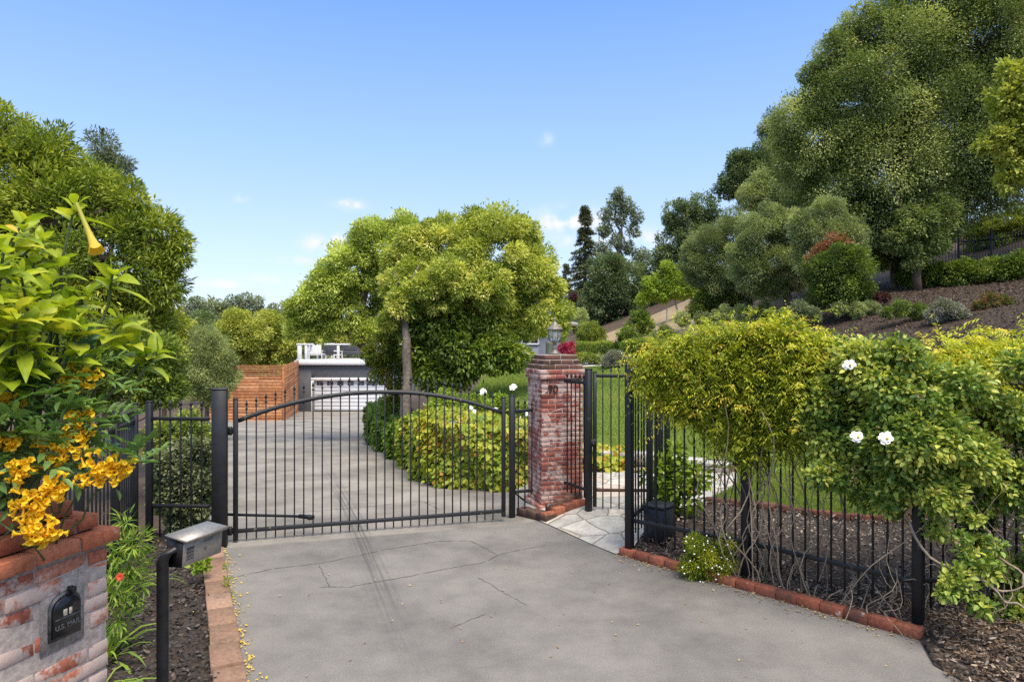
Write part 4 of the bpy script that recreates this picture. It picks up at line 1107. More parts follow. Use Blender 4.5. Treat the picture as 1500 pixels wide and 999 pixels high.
# --- central trees
tree('evergreen_tree', 'broad dome shaped evergreen tree with yellow green new growth beside the drive', 'tree', 17.7,
     [(722, 380, 74), (660, 362, 50), (772, 405, 52), (792, 462, 40), (706, 440, 62), (632, 395, 42), (655, 455, 48), (742, 474, 38), (640, 345, 26), (760, 350, 36), (705, 345, 40), (805, 425, 20), (814, 480, 20), (690, 470, 40), (610, 440, 30), (592, 445, 26, -1.1), (618, 425, 28, -1.2), (572, 470, 18, -.8), (645, 440, 28, -1.0), (600, 405, 30, -.6), (582, 420, 26, -.3), (660, 410, 34, -1.2), (720, 425, 32, -1.0), (612, 360, 34), (585, 385, 28)],
     (606, 632, 16.1), L_pit, .1, .038, .85, 32, .32, .14, M_bark, 1, .05, tb=.6, tv=.16, tl=.14, ntwig=260, fork=(596, 500, 16.3), low=-.8, ntips=5)
tree('evergreen_tree', 'golden green rounded tree with bare brown inner twigs behind the forked trunk', 'tree', 20.5,
     [(560, 365, 46), (520, 392, 42), (487, 420, 40), (462, 448, 34), (590, 345, 32), (545, 415, 30, 1.2), (505, 455, 34), (445, 478, 24), (480, 482, 26), (575, 400, 26, 1.2), (600, 370, 30), (540, 345, 26), (435, 455, 18), (560, 460, 30, .8), (535, 485, 22)],
     (600, 600, 20.2), L_pit2, .105, .04, .8, 30, .34, .15, M_bark2, 2, .05, tb=.58, tv=.14, tl=.14, ntwig=420, low=-.75, tmat=M_bark2, split=.6)
tree('evergreen_tree', 'dense dark green leafy tree under the dome crown above the rose bed', 'tree', 17.0,
     [(622, 470, 28), (612, 515, 22), (600, 480, 20), (622, 545, 22), (655, 470, 36), (682, 505, 44), (656, 538, 30), (718, 515, 34), (640, 510, 22), (748, 520, 24), (672, 548, 22), (640, 560, 18), (632, 470, 20)],
     (668, 590, 17.0), L_cit, .125, .062, .75, 22, .38, .07, M_bark2, 3, .25, 'oval', tb=.55, tv=.17, ntwig=60)
tree('maple_tree', 'small feathery japanese maple with orange tips in front of the garage door', 'tree', 18.6,
     [(560, 512, 24), (578, 545, 26), (560, 545, 18), (582, 575, 18), (548, 522, 16), (584, 520, 16), (570, 592, 16), (572, 490, 16)],
     (586, 622, 18.6), L_map, .085, .04, .42, 18, .42, .05, M_bark2, 4, .05, tb=.42, tv=.25, tl=.18, ntwig=60, stray=.25)

# --- left side trees
tree('bay_tree', 'large round olive green bay tree above the fence and yellow flowers', 'tree', 13,
     [(-70, 300, 150), (20, 280, 95), (92, 330, 92), (150, 385, 95), (222, 345, 48), (222, 420, 48), (66, 232, 48), (8, 185, 34), (128, 275, 42), (190, 300, 34), (120, 470, 90), (190, 480, 58), (20, 440, 120), (255, 375, 26), (250, 340, 22)],
     (90, 640, 13), L_bay, .13, .036, .62, 26, .33, .22, M_bark2, 11, .05, tb=.5, tv=.15, ntwig=120, ntips=9)
tree('pine_tree', 'dark thin pine showing above the bay tree', 'tree', 30, [(150, 214, 20), (174, 250, 18), (138, 240, 14), (160, 235, 16), (186, 240, 10), (150, 270, 24)], (156, 560, 30), L_euc, .2, .05, .3, 14, .5, .13, M_bark2, 12, .1, split=.93, ntwig=40, stray=.2)
tree('broadleaf_shrub', 'bushy mid green shrub just behind the running iron fence', 'shrub', 10.5, [(170, 545, 46), (215, 560, 40), (140, 560, 40), (235, 520, 34), (180, 500, 42), (245, 570, 26), (130, 510, 40)], None, L_mid, .075, .03, .7, 24, .36, .03, M_bark2, 13, .05, tb=.55)
tree('broadleaf_tree', 'yellow green tree between the bay tree and the grey olive', 'tree', 24, [(245, 495, 36), (270, 530, 28), (222, 530, 36), (266, 505, 24), (250, 470, 20), (205, 490, 34), (255, 545, 24)], (240, 610, 24), L_yg, .1, .045, .75, 20, .4, .1, M_bark2, 14, tb=.75)
tree('olive_tree', 'grey green olive tree in front of the cedar fence', 'tree', 21, [(302, 530, 34), (322, 556, 26), (287, 562, 26), (300, 500, 22), (328, 528, 18), (310, 580, 18), (285, 535, 22)], (302, 606, 21), L_oliv, .085, .02, .62, 22, .4, .09, M_bark, 15, .0, tb=.5, ntwig=60, stray=.2)
for k, (lb, d, lab) in enumerate([
        ([(395, 485, 28), (415, 500, 24), (412, 510, 22), (380, 510, 24), (396, 470, 14)], 52, 'light green rounded tree directly behind the cedar fence top'),
        ([(345, 487, 30), (370, 485, 22), (330, 505, 26), (362, 508, 24), (350, 470, 16)], 50, 'light green bushy tree rising behind the grey olive'),
        ([(430, 500, 18), (424, 478, 20), (440, 480, 16)], 55, 'light green tree beside the deck corner post'),
        ([(455, 480, 22), (480, 492, 18), (510, 492, 18), (540, 490, 20), (580, 490, 24)], 58, 'green trees showing over the deck railing under the golden tree')]):
    tree('broadleaf_tree', lab, 'tree', d, lb, (lb[0][0], 560, d), L_yg, .17, .08, .75, 20, .42, .14, M_bark2, 20 + k, tb=.78, tv=.2, group='trees behind the cedar fence')
tree('broadleaf_tree', 'dark green dome tree behind the grey olive', 'tree', 54, [(300, 478, 26), (285, 500, 24), (318, 490, 22), (300, 510, 30)], (300, 560, 54), L_dark, .17, .08, .75, 20, .4, .2, M_bark2, 25, tb=.75)
for k, (lb, lab) in enumerate([([(278, 450, 13), (270, 462, 12), (290, 445, 10), (284, 470, 12)], 'thin distant tree against the sky next to the bay tree'),
        ([(310, 448, 10), (325, 450, 9), (316, 462, 12)], 'small distant tree second from the bay tree on the skyline'),
        ([(345, 446, 13), (360, 440, 12), (375, 444, 12), (352, 462, 16), (372, 460, 13)], 'largest distant tree on the skyline above the cedar fence'),
        ([(400, 455, 9), (412, 460, 9), (420, 447, 8), (405, 470, 12)], 'sparse distant tree on the skyline beside the golden tree')]):
    tree('broadleaf_tree', lab, 'tree', 68, lb, (lb[0][0], 540, 68), L_euc, .24, .13, .5, 14, .42, .2, M_bark2, 30 + k, tb=.75, group='distant trees on the skyline', ntwig=30, stray=.2)

# --- far centre and right
def conifer(label, px, ytop, ybase, d, wpx, mat, seed, n):
    top = P(px, ytop, d); rg = np.random.default_rng(seed); bz = Tz(top[0], d); H = top[2] - bz
    r = thing('conifer_tree', label, 'tree', (top[0], d, bz)); MB().tube([(top[0], d, bz - .2), (top[0], d, bz + H * .5), (top[0], d, top[2])], [H * .02, H * .013, .02], 8).build('trunk', M_bark2, r)
    lv = Leaves(); w = wpx / 1000 * d
    for k in range(n):
        t = rg.uniform(0, .96) ** 1.15; z = top[2] - H * t; R = w * (t ** .75) * rg.uniform(.55, 1.15) + .12
        a = rg.uniform(0, 6.283); u = V([math.cos(a), math.sin(a), -.22 + .35 * (1 - t)]); m = int(26 + 40 * R)
        s = rg.uniform(.08, 1, m) ** .8; pos = V([top[0], d, z]) + u * (s * R)[:, None] + V([0, 0, -1]) * (s ** 2 * R * .15)[:, None] + rg.normal(0, .1, (m, 3)) * V([1, 1, .5])
        D = unit(u + rg.normal(0, .6, (m, 3)) + V([0, 0, -.35])); lv.add(pos, D, unit(rg.normal(0, .4, (m, 3)) + Z3), .32, .085, .5 + rg.normal(0, .18) + rg.normal(0, .12, m))
    lv.build('crown', mat, r); return r
conifer('tall narrow dark redwood behind the brick pillar lantern', 857, 303, 450, 72, 34, L_red, 41, 300)
conifer('small dark fir beside the tall redwood and the dome tree', 829, 388, 450, 84, 18, L_red, 42, 130)
tree('eucalyptus_tree', 'tall open crowned tree with visible trunk towering beside the redwood', 'tree', 62, [(900, 296, 11), (918, 302, 11), (888, 314, 10), (932, 318, 9), (908, 322, 9), (886, 338, 10), (927, 338, 10), (906, 284, 8), (940, 378, 12), (884, 366, 12), (904, 352, 9), (920, 362, 10), (935, 398, 10), (893, 384, 14)],
     (908, 500, 62), L_euc, .24, .1, .5, 14, .5, .26, M_bark, 43, .1, tb=.6, tv=.2, split=.85, ntwig=80, stray=.2, ntips=10)
tree('oak_tree', 'broad dark green oak below the tall open tree', 'tree', 56, [(898, 425, 34), (875, 440, 26), (925, 410, 28), (940, 440, 24), (888, 395, 26), (910, 455, 32), (940, 465, 18), (870, 470, 16), (955, 420, 16), (968, 440, 16)],
     (905, 500, 56), L_dark, .2, .1, .75, 22, .4, .3, M_bark2, 44, tb=.62, tv=.2)
tree('plum_tree', 'purple leaved plum tree beside the roof edge of the house', 'tree', 60, [(845, 447, 12), (834, 455, 9), (852, 462, 10), (840, 435, 6)], (846, 500, 60), L_plum, .18, .1, .7, 14, .45, .1, M_bark2, 45)
tree('shrub', 'silvery grey shrub at the corner of the house', 'shrub', 46, [(852, 462, 10), (848, 478, 10), (858, 480, 9)], None, L_oliv, .12, .05, .8, 14, .45, 0, None, 46, tb=.75)
tree('oak_tree', 'dark oak with open branches behind the olive trees', 'tree', 55, [(1000, 318, 26), (985, 352, 24), (1030, 308, 24), (1020, 355, 30), (975, 375, 18), (1010, 390, 24), (1042, 335, 24), (985, 322, 12), (965, 395, 16), (1000, 420, 24)], (1010, 470, 55), L_dark, .2, .1, .6, 20, .4, .28, M_bark2, 47, tb=.62, tv=.2, ntwig=60, stray=.2)
tree('maple_tree', 'young lime green tree with pale trunk on the bare slope', 'tree', 42, [(978, 392, 10), (950, 415, 10), (1018, 430, 10), (940, 440, 8), (965, 412, 12), (990, 410, 13), (955, 425, 12), (985, 425, 14), (1010, 422, 11), (948, 432, 8), (970, 432, 12), (1000, 430, 10), (978, 402, 9)], (995, 462, 42), L_lime, .14, .09, .75, 16, .42, .07, M_pale, 48, tb=.5, stray=.2, split=.5)
tree('oak_tree', 'rounded dark green oak at the top of the tree line left of the big oak', 'tree', 46, [(1100, 255, 32), (1085, 240, 22), (1130, 228, 28), (1070, 272, 22), (1120, 275, 34), (1150, 250, 30)], (1115, 420, 46), L_dark, .17, .085, .75, 22, .38, .3, M_bark2, 49, tb=.5, tv=.18)
tree('eucalyptus_tree', 'thin wispy treetop against the sky beside the big oak', 'tree', 50, [(1135, 172, 13), (1128, 195, 14), (1145, 190, 12), (1118, 190, 9), (1140, 215, 18)], (1150, 420, 50), L_euc, .2, .06, .4, 14, .5, .2, M_bark, 50, .3, split=.9, ntwig=40, stray=.3)
tree('oak_tree', 'grey green oak between the dark dome oak and the olive trees', 'tree', 41, [(1130, 272, 26), (1105, 290, 24), (1150, 285, 24), (1165, 265, 20), (1180, 290, 26)], (1150, 420, 41), L_oliv, .14, .06, .7, 20, .4, .25, M_bark2, 51, tb=.45)
for k, (lb, base, d, lab) in enumerate([
        ([(1040, 365, 34), (1060, 388, 34), (1022, 392, 26), (1078, 345, 34), (1045, 415, 26), (1085, 410, 30), (1015, 372, 18)], (1062, 445, 33), 33, 'grey green olive tree nearest the lime green tree'),
        ([(1108, 345, 36), (1138, 388, 38), (1100, 395, 32), (1150, 335, 30), (1125, 420, 22), (1165, 405, 26), (1130, 320, 24), (1085, 370, 20)], (1160, 442, 27), 27, 'grey green olive tree with thick twisted trunk on the slope'),
        ([(1200, 345, 34), (1222, 385, 30), (1240, 345, 28), (1190, 380, 26), (1210, 310, 24), (1175, 330, 20), (1255, 375, 18)], (1215, 440, 24.5), 24.5, 'grey green olive tree behind the red tipped shrub')]):
    tree('olive_tree', lab, 'tree', d, lb, base, L_oliv, .1, .03, .62, 26, .36, .2 if k == 1 else .14, M_bark, 52 + k, .1, tb=.42, tv=.17, group='olive trees on the slope', ntwig=60, stray=.15)
tree('oak_tree', 'huge dark live oak filling the upper right of the view', 'tree', 27.5,
     [(1225, 78, 34), (1207, 140, 38), (1258, 38, 32), (1300, 180, 60, 3), (1380, 120, 70, 3), (1450, 130, 80, 3), (1250, 220, 50, 2.5), (1360, 240, 60, 3), (1198, 200, 62), (1262, 150, 80), (1332, 85, 88), (1425, 60, 105), (1300, 235, 90), (1400, 200, 112), (1225, 275, 56), (1325, 315, 70), (1265, 330, 48), (1420, 275, 62), (1490, 190, 100), (1375, 0, 90), (1290, 50, 45), (1490, -70, 110),
      (1238, 110, 46), (1170, 178, 44), (1570, 80, 110), (1570, 220, 80), (1295, 375, 24), (1340, 372, 22), (1390, -90, 80), (1385, 330, 26), (1330, 360, 34), (1280, 362, 30), (1372, 352, 22), (1180, 245, 46), (1172, 300, 40, 2), (1205, 315, 36, 2), (1150, 220, 30, 3), (1185, 110, 16), (1235, 55, 18)],
     (1305, 440, 27.5), L_oak, .105, .052, .4, 46, .28, .17, M_bark2, 60, .3, tb=.46, tv=.27, tl=.12, ntwig=1100, stray=.5, tmat=M_oakb, ntips=12, fork=(1312, 330, 27.5))
tk = MB(); b_ = P(1345, 436, 26); b_[2] = Tz(b_[0], b_[1]) - .1
r = thing('oak_tree', 'second slim oak with straight dark trunk under the huge oak', 'tree', b_)
tk.tube(wiggle(b_, P(1342, 300, 26), 8, .02), np.linspace(.16, .1, 8), 8).tube(wiggle(P(1342, 330, 26), P(1380, 240, 26), 6, .05), np.linspace(.09, .03, 6), 6).tube(wiggle(P(1342, 340, 26), P(1315, 260, 26), 6, .05), np.linspace(.08, .03, 6), 6).build('trunk', M_bark2, r, True)
lv = Leaves(); foliage(lv, lobes_px([(1342, 330, 34), (1360, 350, 26), (1322, 350, 26), (1340, 375, 20), (1375, 310, 30)], 26), .12, .06, .6, 24, .36, .2, 'dia', .45, .18, .15, 61); lv.build('crown', L_oak, r)
tree('broadleaf_tree', 'bright lime green leafy branches hanging in at the right edge before the oak', 'tree', 15, [(1485, 110, 22), (1475, 150, 24), (1500, 190, 34), (1465, 205, 22), (1490, 235, 26), (1440, 215, 11), (1480, 265, 18), (1520, 130, 40), (1530, 220, 44)], (1560, 500, 15), L_yg, .1, .055, .5, 18, .42, .09, M_bark2, 62, .1, 'oval', tb=.72, tv=.2, ntwig=60, stray=.3)
tree('broadleaf_shrub', 'yellow green rounded shrub behind the hill fence', 'shrub', 33, [(1440, 345, 28), (1475, 330, 30), (1500, 345, 36), (1455, 365, 30), (1490, 370, 34)], None, L_yg, .12, .055, .7, 20, .4, 0, None, 63, tb=.4)
for k, (x, y, rr) in enumerate([(1338, 403, 18), (1372, 402, 18), (1412, 400, 22), (1452, 398, 20), (1492, 393, 24)]):
    tree('broadleaf_shrub', ['small green shrub under the slim oak by the hill fence', 'green shrub second along the foot of the hill fence', 'wide green shrub in front of the hill fence post', 'green shrub under the second hill fence post', 'tall green shrub at the right end of the hill fence'][k],
         'shrub', 27 - k * .5, [(x - rr * .5, y + 3, rr * .8), (x + rr * .5, y + 2, rr * .8), (x, y - 4, rr * .8)], None, L_mid, .11, .05, .75, 16, .45, 0, None, 64 + k, tb=.5, group='shrubs along the hill fence')
tree('photinia_shrub', 'dark green shrub with red tipped top on the slope', 'shrub', 22.5, [(1225, 405, 30), (1205, 395, 22), (1248, 395, 26), (1235, 425, 22), (1210, 428, 18), (1240, 375, 18), (1222, 378, 18), (1260, 425, 16), (1195, 440, 14), (1262, 440, 12)], None, L_mid, .09, .04, .6, 18, .5, 0, None, 70, tb=.28, tv=.2, stray=.35)
tree('photinia_shrub', 'spray of red tipped shoots above the dark slope shrub', 'shrub', 23, [(1218, 358, 13), (1202, 370, 12), (1190, 384, 10), (1234, 352, 9), (1245, 362, 7)], None, L_ptip, .1, .045, .6, 12, .5, 0, None, 71, tb=.62, tv=.2, stray=.3)

# --- planted slope and hedges
for k, (lb, d, mat, tb, lab) in enumerate([
        ([(938, 468, 13), (928, 482, 14), (948, 480, 13), (942, 462, 8)], 38, L_mid, .5, 'upper of two rounded green shrubs on the bare slope'),
        ([(918, 490, 12), (930, 497, 10), (912, 500, 9)], 36, L_cit, .45, 'lower of two rounded green shrubs on the bare slope'),
        ([(866, 485, 15), (855, 493, 11), (878, 492, 11)], 42, L_yg, .4, 'round yellow green shrub beside the house corner'),
        ([(965, 492, 8), (978, 488, 9), (955, 497, 7), (972, 480, 5)], 34, L_oliv, .4, 'spiky grey green rosemary on the bare slope'),
        ([(1035, 440, 16), (1060, 438, 18), (1085, 445, 16), (1020, 455, 14), (1050, 455, 16)], 33, L_mid, .45, 'low green shrubs at the foot of the olive trees'),
        ([(1000, 468, 10), (1030, 470, 12), (1060, 462, 14)], 31, L_oliv, .55, 'grey green ground cover spilling down the slope'),
        ([(1090, 460, 14), (1120, 455, 14), (1140, 465, 10)], 28, L_oliv, .5, 'grey shrub near the twisted olive trunk'),
        ([(1255, 455, 12), (1230, 452, 10), (1275, 450, 10)], 22, L_oliv, .5, 'low grey green plant on the brown hillside'),
        ([(1170, 455, 14), (1190, 460, 12), (1150, 462, 10)], 21, L_pale, .4, 'pale leafy shrub on the hillside behind the jasmine'),
        ([(1320, 452, 12), (1345, 456, 12), (1300, 458, 9)], 20, L_mid, .4, 'small green shrub in the brown soil between the two jasmines'),
        ([(1450, 440, 12), (1470, 446, 12), (1435, 448, 9)], 19.5, L_ptip, .35, 'low reddish green shrub high on the brown hillside'),
        ([(1280, 432, 8), (1295, 436, 7)], 23, L_plum, .7, 'small dark pink flowering tuft below the slim oak'),
        ([(1385, 452, 16), (1400, 460, 14), (1370, 462, 12)], 19, L_lav, .45, 'greyish lavender bush on the brown hillside')]):
    tree('garden_shrub', lab, 'shrub', d, lb, None, mat, .0032 * d, .0014 * d, .75, 16, .42, 0, None, 80 + k, tb=tb)
def hedge(label, px0, px1, py0, py1, d, dep, mat, seed, n, L, W, tb=.5, top=.2):
    a_ = P(px0, py0, d); b_ = P(px1, py1, d); rg = np.random.default_rng(seed); r = thing('hedge', label, 'hedge', ((a_[0] + b_[0]) / 2, d, Tz((a_[0] + b_[0]) / 2, d)))
    lo = V([a_[0], d, min(b_[2], Tz((a_[0] + b_[0]) / 2, d)) - .1]); hi = V([b_[0], d + dep, a_[2]])
    f = rg.choice(4, n, p=[.42, .38, .1, .1]); u = rg.uniform(0, 1, (n, 3)); p = lo + (hi - lo) * u
    p[f == 0, 1] = lo[1]; p[f == 1, 2] = hi[2]; p[f == 2, 0] = lo[0]; p[f == 3, 0] = hi[0]
    c = (lo + hi) / 2; e = (hi - lo) / 2; q = (p - c) / e; q = q / np.maximum(1, (np.abs(q) ** 7).sum(1) ** (1 / 7))[:, None]; p = c + q * e
    nrm = unit(np.sign(q) * np.abs(q) ** 6 + .01); p = p + nrm * (rg.normal(0, .06, n) + .05 * np.sin(p[:, 0] * 4.1 + p[:, 2] * 3))[:, None]
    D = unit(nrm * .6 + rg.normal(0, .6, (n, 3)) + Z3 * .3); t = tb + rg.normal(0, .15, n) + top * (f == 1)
    Leaves().add(p, D, unit(nrm + rg.normal(0, .5, (n, 3))), L, W, t).build('foliage', mat, r); return r
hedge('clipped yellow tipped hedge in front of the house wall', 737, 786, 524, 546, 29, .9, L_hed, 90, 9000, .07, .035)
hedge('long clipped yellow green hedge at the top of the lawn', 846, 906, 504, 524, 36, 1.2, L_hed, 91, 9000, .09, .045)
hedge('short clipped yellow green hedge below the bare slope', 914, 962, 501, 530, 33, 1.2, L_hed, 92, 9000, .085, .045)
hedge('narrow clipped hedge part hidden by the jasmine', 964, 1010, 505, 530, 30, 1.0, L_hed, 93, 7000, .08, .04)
tree('lavender_bush', 'pale lavender bush between the clipped hedges and the lawn', 'shrub', 32, [(898, 523, 9), (908, 526, 9), (888, 529, 7), (918, 528, 7)], None, L_lav, .1, .022, .8, 14, .5, 0, None, 94, tb=.5)
tree('garden_shrub', 'low bright green mounds along the far lawn edge', 'shrub', 33.5, [(852, 524, 7), (864, 525, 7), (876, 526, 8), (890, 527, 6)], None, L_yg, .1, .04, .8, 12, .5, 0, None, 95, tb=.5)
tree('bougainvillea', 'pink flowering bougainvillea beside the urn behind the pillar', 'shrub', 28.5, [(826, 508, 8), (834, 513, 8), (820, 514, 6), (838, 505, 4)], None, L_pink, .07, .05, .6, 12, .45, 0, None, 96, tb=.5)
tree('garden_shrub', 'low yellow flowering border along the far curve of the lawn', 'shrub', 25, [(705, 546, 6), (720, 544, 6), (690, 550, 6), (735, 543, 5)], None, L_pit2, .06, .03, .7, 10, .5, 0, None, 97, tb=.75)
# ------------------------------------------------------------------ near planting
def at_tips(root, sets): pass
# ivy over the retaining wall
def ivy(label, line, n, L, W, seed, tfun, hmin=.0, top=.12):
    rg = np.random.default_rng(seed); line = V(line, float)
    for _ in range(3): line = np.concatenate([line[:1], np.stack([line[:-1] * .75 + line[1:] * .25, line[:-1] * .25 + line[1:] * .75], 1).reshape(-1, 2), line[-1:]])
    seg = np.linalg.norm(np.diff(line, axis=0), axis=1); cum = np.concatenate([[0], np.cumsum(seg)])
    r = thing('ivy', label, 'ivy', (*line[0], Tz(*line[0])))
    s = rg.uniform(0, cum[-1], n); k = np.clip(np.searchsorted(cum, s) - 1, 0, len(seg) - 1); f = (s - cum[k]) / seg[k]
    p2 = line[k] + (line[k + 1] - line[k]) * f[:, None]; u = unit(line[k + 1] - line[k]); nm = np.stack([u[:, 1], -u[:, 0]], 1)
    zb = T(*(p2 + nm * .6).T); zt_ = T(*(p2 - nm * .15).T) + top
    h = rg.uniform(0, 1, n) ** .8
    # swags: the foot is uneven
    keep = h > hmin * (.4 + .8 * np.sin(s * .9 + 1.2) ** 4) * (rg.uniform(0, 1, n) * .5 + .6)
    over = rg.uniform(0, 1, n) < .16
    bulge = .44 + .08 * np.sin(s * 3.3) + .08 * np.sin(s * 7 + h * 5) + .12 * (1 - h) * 0
    off = np.where(over, rg.uniform(-.35, .3, n), bulge + rg.normal(0, .05, n))
    z = np.where(over, zt_ + .06 + rg.normal(0, .04, n), zb + (zt_ - zb) * h)
    p = np.stack([p2[:, 0] + nm[:, 0] * off, p2[:, 1] + nm[:, 1] * off, z], 1)[keep]
    n3 = np.concatenate([nm, np.zeros((n, 1))], 1)[keep]; m = len(p)
    D = unit(n3 * .55 + V([0, 0, -.7]) + rg.normal(0, .5, (m, 3))); N = unit(n3 + Z3 * .5 + rg.normal(0, .35, (m, 3)))
    t = tfun(s[keep] / cum[-1], h[keep], rg, s[keep])
    Leaves().add(p, D, N, L * rg.uniform(.6, 1.25, m), W * rg.uniform(.6, 1.25, m), t, 'oval', .12).build('foliage', L_ivy, r)
    return r
def t_drive(f, h, rg, s):
    base = .12 + .26 * sstep(.5, .85, f)
    patch = .5 + .5 * np.sin(s * 2.7 + 1.3 * np.sin(h * 6)) * np.sin(s * .9 + h * 4)
    return base + .16 * patch * sstep(.3, .7, f) + rg.normal(0, .1, len(f)) + (rg.uniform(0, 1, len(f)) < .05) * .3
ivy('green and yellow ivy covering the retaining wall along the driveway', [(-4.45, 24.5), *[tuple(p) for p in WALL[2:9]], (.35, 12.15)], 44000, .1, .088, 101, t_drive, .0)
ivy('orange and yellow ground cover over the low wall behind the small gate', [(.9, 12.3), (1.39, 12.4), (2.1, 12.35)], 1700, .1, .085, 102, lambda f, h, rg, s: .5 + rg.normal(0, .2, len(f)), .0, .05)

# white rose bed above the ivy
M_petal = plain('white_petals', (.82, .81, .76), .6, var=.04)
M_cent = plain('flower_centre', (.6, .42, .1), .7)
def rose_flower(mb, c, r, face, rg):
    face = unit(V(face, float)); s = unit(np.cross(face, V([.2, .3, .9]))); t = np.cross(face, s)
    for ring, (n, rr, tilt) in enumerate(((6, 1, .25), (6, .8, .6), (5, .5, 1.1))):
        for k in range(n):
            a = 2 * math.pi * (k + .5 * ring) / n + rg.normal(0, .12); d = s * math.cos(a) + t * math.sin(a); w = np.cross(face, d)
            out = unit(d + face * tilt); L = r * rr * rg.uniform(.85, 1.12); b0 = c + face * .06 * r * ring
            pts = [b0 - w * .12 * r, b0 + w * .12 * r, b0 + out * L * .6 + w * .42 * r * rr, b0 + out * L + w * .22 * r * rr - face * .1 * r, b0 + out * L - w * .22 * r * rr - face * .12 * r, b0 + out * L * .6 - w * .42 * r * rr]
            mb.add(pts, [(0, 1, 2, 5), (5, 2, 3, 4)])
for k, (lb, d, lab) in enumerate([
        ([(650, 599, 24), (668, 609, 22), (640, 614, 20), (655, 584, 14)], 14.2, 'leafy white rose bush nearest the tree trunk in the raised bed'),
        ([(690, 601, 24), (705, 614, 22), (682, 617, 18), (700, 591, 14)], 13.6, 'leafy white rose bush in the middle of the raised bed'),
        ([(728, 604, 22), (745, 614, 20), (720, 619, 18), (735, 591, 13)], 13.2, 'leafy white rose bush behind the latch end of the driveway gate'),
        ([(762, 609, 20), (770, 621, 18), (756, 599, 14)], 13.1, 'leafy white rose bush beside the brick pillar')]):
    r = tree('rose_bush', lab, 'rose bush', d, lb, None, L_lime, .06, .034, .62, 20, .42, 0, None, 110 + k, shape='oval', tb=.5, tv=.2, group='white roses in the raised bed', stray=.25, part='foliage')
    rg = np.random.default_rng(300 + k)
    for q, (x, y) in enumerate([[(640, 600), (662, 618), (655, 606)], [(690, 598), (678, 612), (708, 574), (700, 620), (695, 603)], [(737, 618), (726, 600), (752, 567)], [(765, 620), (772, 606), (760, 612)]][k]):
        f = MB(); rose_flower(f, P(x, y, d - .35), .05 if y > 580 else .075, (rg.normal(0, .3), -1, .6), rg); f.build('flower', M_petal, r)

# ------------------------------------------------------------------ vines on the front fence
def fence_d(px):
    k = (px - 750) / 1000; A_, B_ = (FA, FC) if k < FC[0] / FC[1] else (FC, FD)
    e = B_ - A_; t = (k * A_[1] - A_[0]) / (e[0] - k * e[1]); return A_[1] + t * e[1]
def fence_lobes(lst, off=0): return [(P(x, y, fence_d(x) + off + (o[0] if o else 0)), r / 1000 * fence_d(x)) for x, y, r, *o in lst]
def vine(name, label, cat, lobes, mats, L, W, cov, sub, subr, seed, shape, tb, tv, tl, droop, stray=.2, group=None):
    b = V([lobes[0][0][0], lobes[0][0][1], 0]); b[2] = Tz(b[0], b[1]); r = thing(name, label, cat, b, group)
    lv = Leaves(); sc = foliage(lv, lobes, L, W, cov, sub, subr, droop, shape, tb, tv, tl, seed, 1, .5, -1, stray); lv.build('foliage', mats, r)
    return r, sc
def sprays(lv, centres, n, L, W, tb, tv, rg, length=.2, per=15):
    """arching shoots with paired narrow leaflets"""
    k = rg.integers(0, len(centres), n); P0 = centres[k] + rg.normal(0, .1, (n, 3)); D0 = unit(rg.normal(0, .8, (n, 3)) + V([-.05, -.3, .3])); length = length * rg.uniform(.45, 1.35, (n, 1))
    tt = tb + rg.normal(0, tv, n); pos = []; D = []; t = []
    for j in range(per):
        f = j / per; c = P0 + D0 * length * f - Z3 * (length * rg.uniform(.1, .8, (n, 1)) * f ** 2); ax = unit(D0 - Z3 * 1.6 * f)
        s = unit(np.cross(ax, Z3 + rg.normal(0, .15, (n, 3)))) * (1 if j % 2 else -1)
        pos.append(c); D.append(unit(s + ax * .7 - Z3 * .25 + rg.normal(0, .15, (n, 3)))); t.append(tt + rg.normal(0, .07, n))
    pos = np.concatenate(pos); D = np.concatenate(D); t = np.concatenate(t); m = len(pos)
    lv.add(pos, D, unit(Z3 + rg.normal(0, .3, (m, 3))), L * rg.uniform(.7, 1.2, m), W, t)
JL = fence_lobes([(972, 532, 18), (990, 520, 26), (1003, 560, 28), (1022, 526, 32), (1042, 568, 36), (1062, 516, 36), (1075, 553, 42), (1108, 508, 36), (1115, 568, 42), (1148, 502, 34), (1155, 558, 42), (1186, 524, 26), (1185, 556, 32),
                  (1040, 608, 26), (1082, 622, 34), (1120, 622, 32), (1155, 610, 32), (958, 545, 9), (978, 575, 13), (1100, 655, 16), (1160, 640, 18), (1085, 652, 14), (1015, 600, 14)], .05)
r, sc = vine('jasmine_vine', 'feathery yellow green jasmine mounded over the fence top', 'vine', JL, L_jas, .06, .017, .4, 24, .42, 201, 'dia', .34, .18, .13, .2, .25)
lv = Leaves(); rg = np.random.default_rng(202); z = sc[:, 2]; up = sc[(z > np.quantile(z, .35))]
sprays(lv, up, 2600, .05, .013, .55, .22, rg); sprays(lv, sc, 2200, .05, .013, .36, .16, rg); sprays(lv, sc, 260, .05, .013, .6, .2, rg, .42, 24); lv.build('shoots', L_jas, r)
m = MB()
for px in (1062, 1078, 1093, 1100, 1130, 1160, 1185):
    for _ in range(5):
        d = fence_d(px); q = P(px + rg.normal(0, 14), 0, d + rg.normal(.08, .06)); z0 = Tz(q[0], q[1]); e = q + V([rg.normal(0, .16), rg.normal(0, .1), 0]); e[2] = rg.uniform(1.45, 1.8); q[2] = z0
        m.tube(wiggle(q, e, 14, .05, rg), rg.uniform(.003, .008), 5, cap=False)
m.build('stems', M_stem, r)
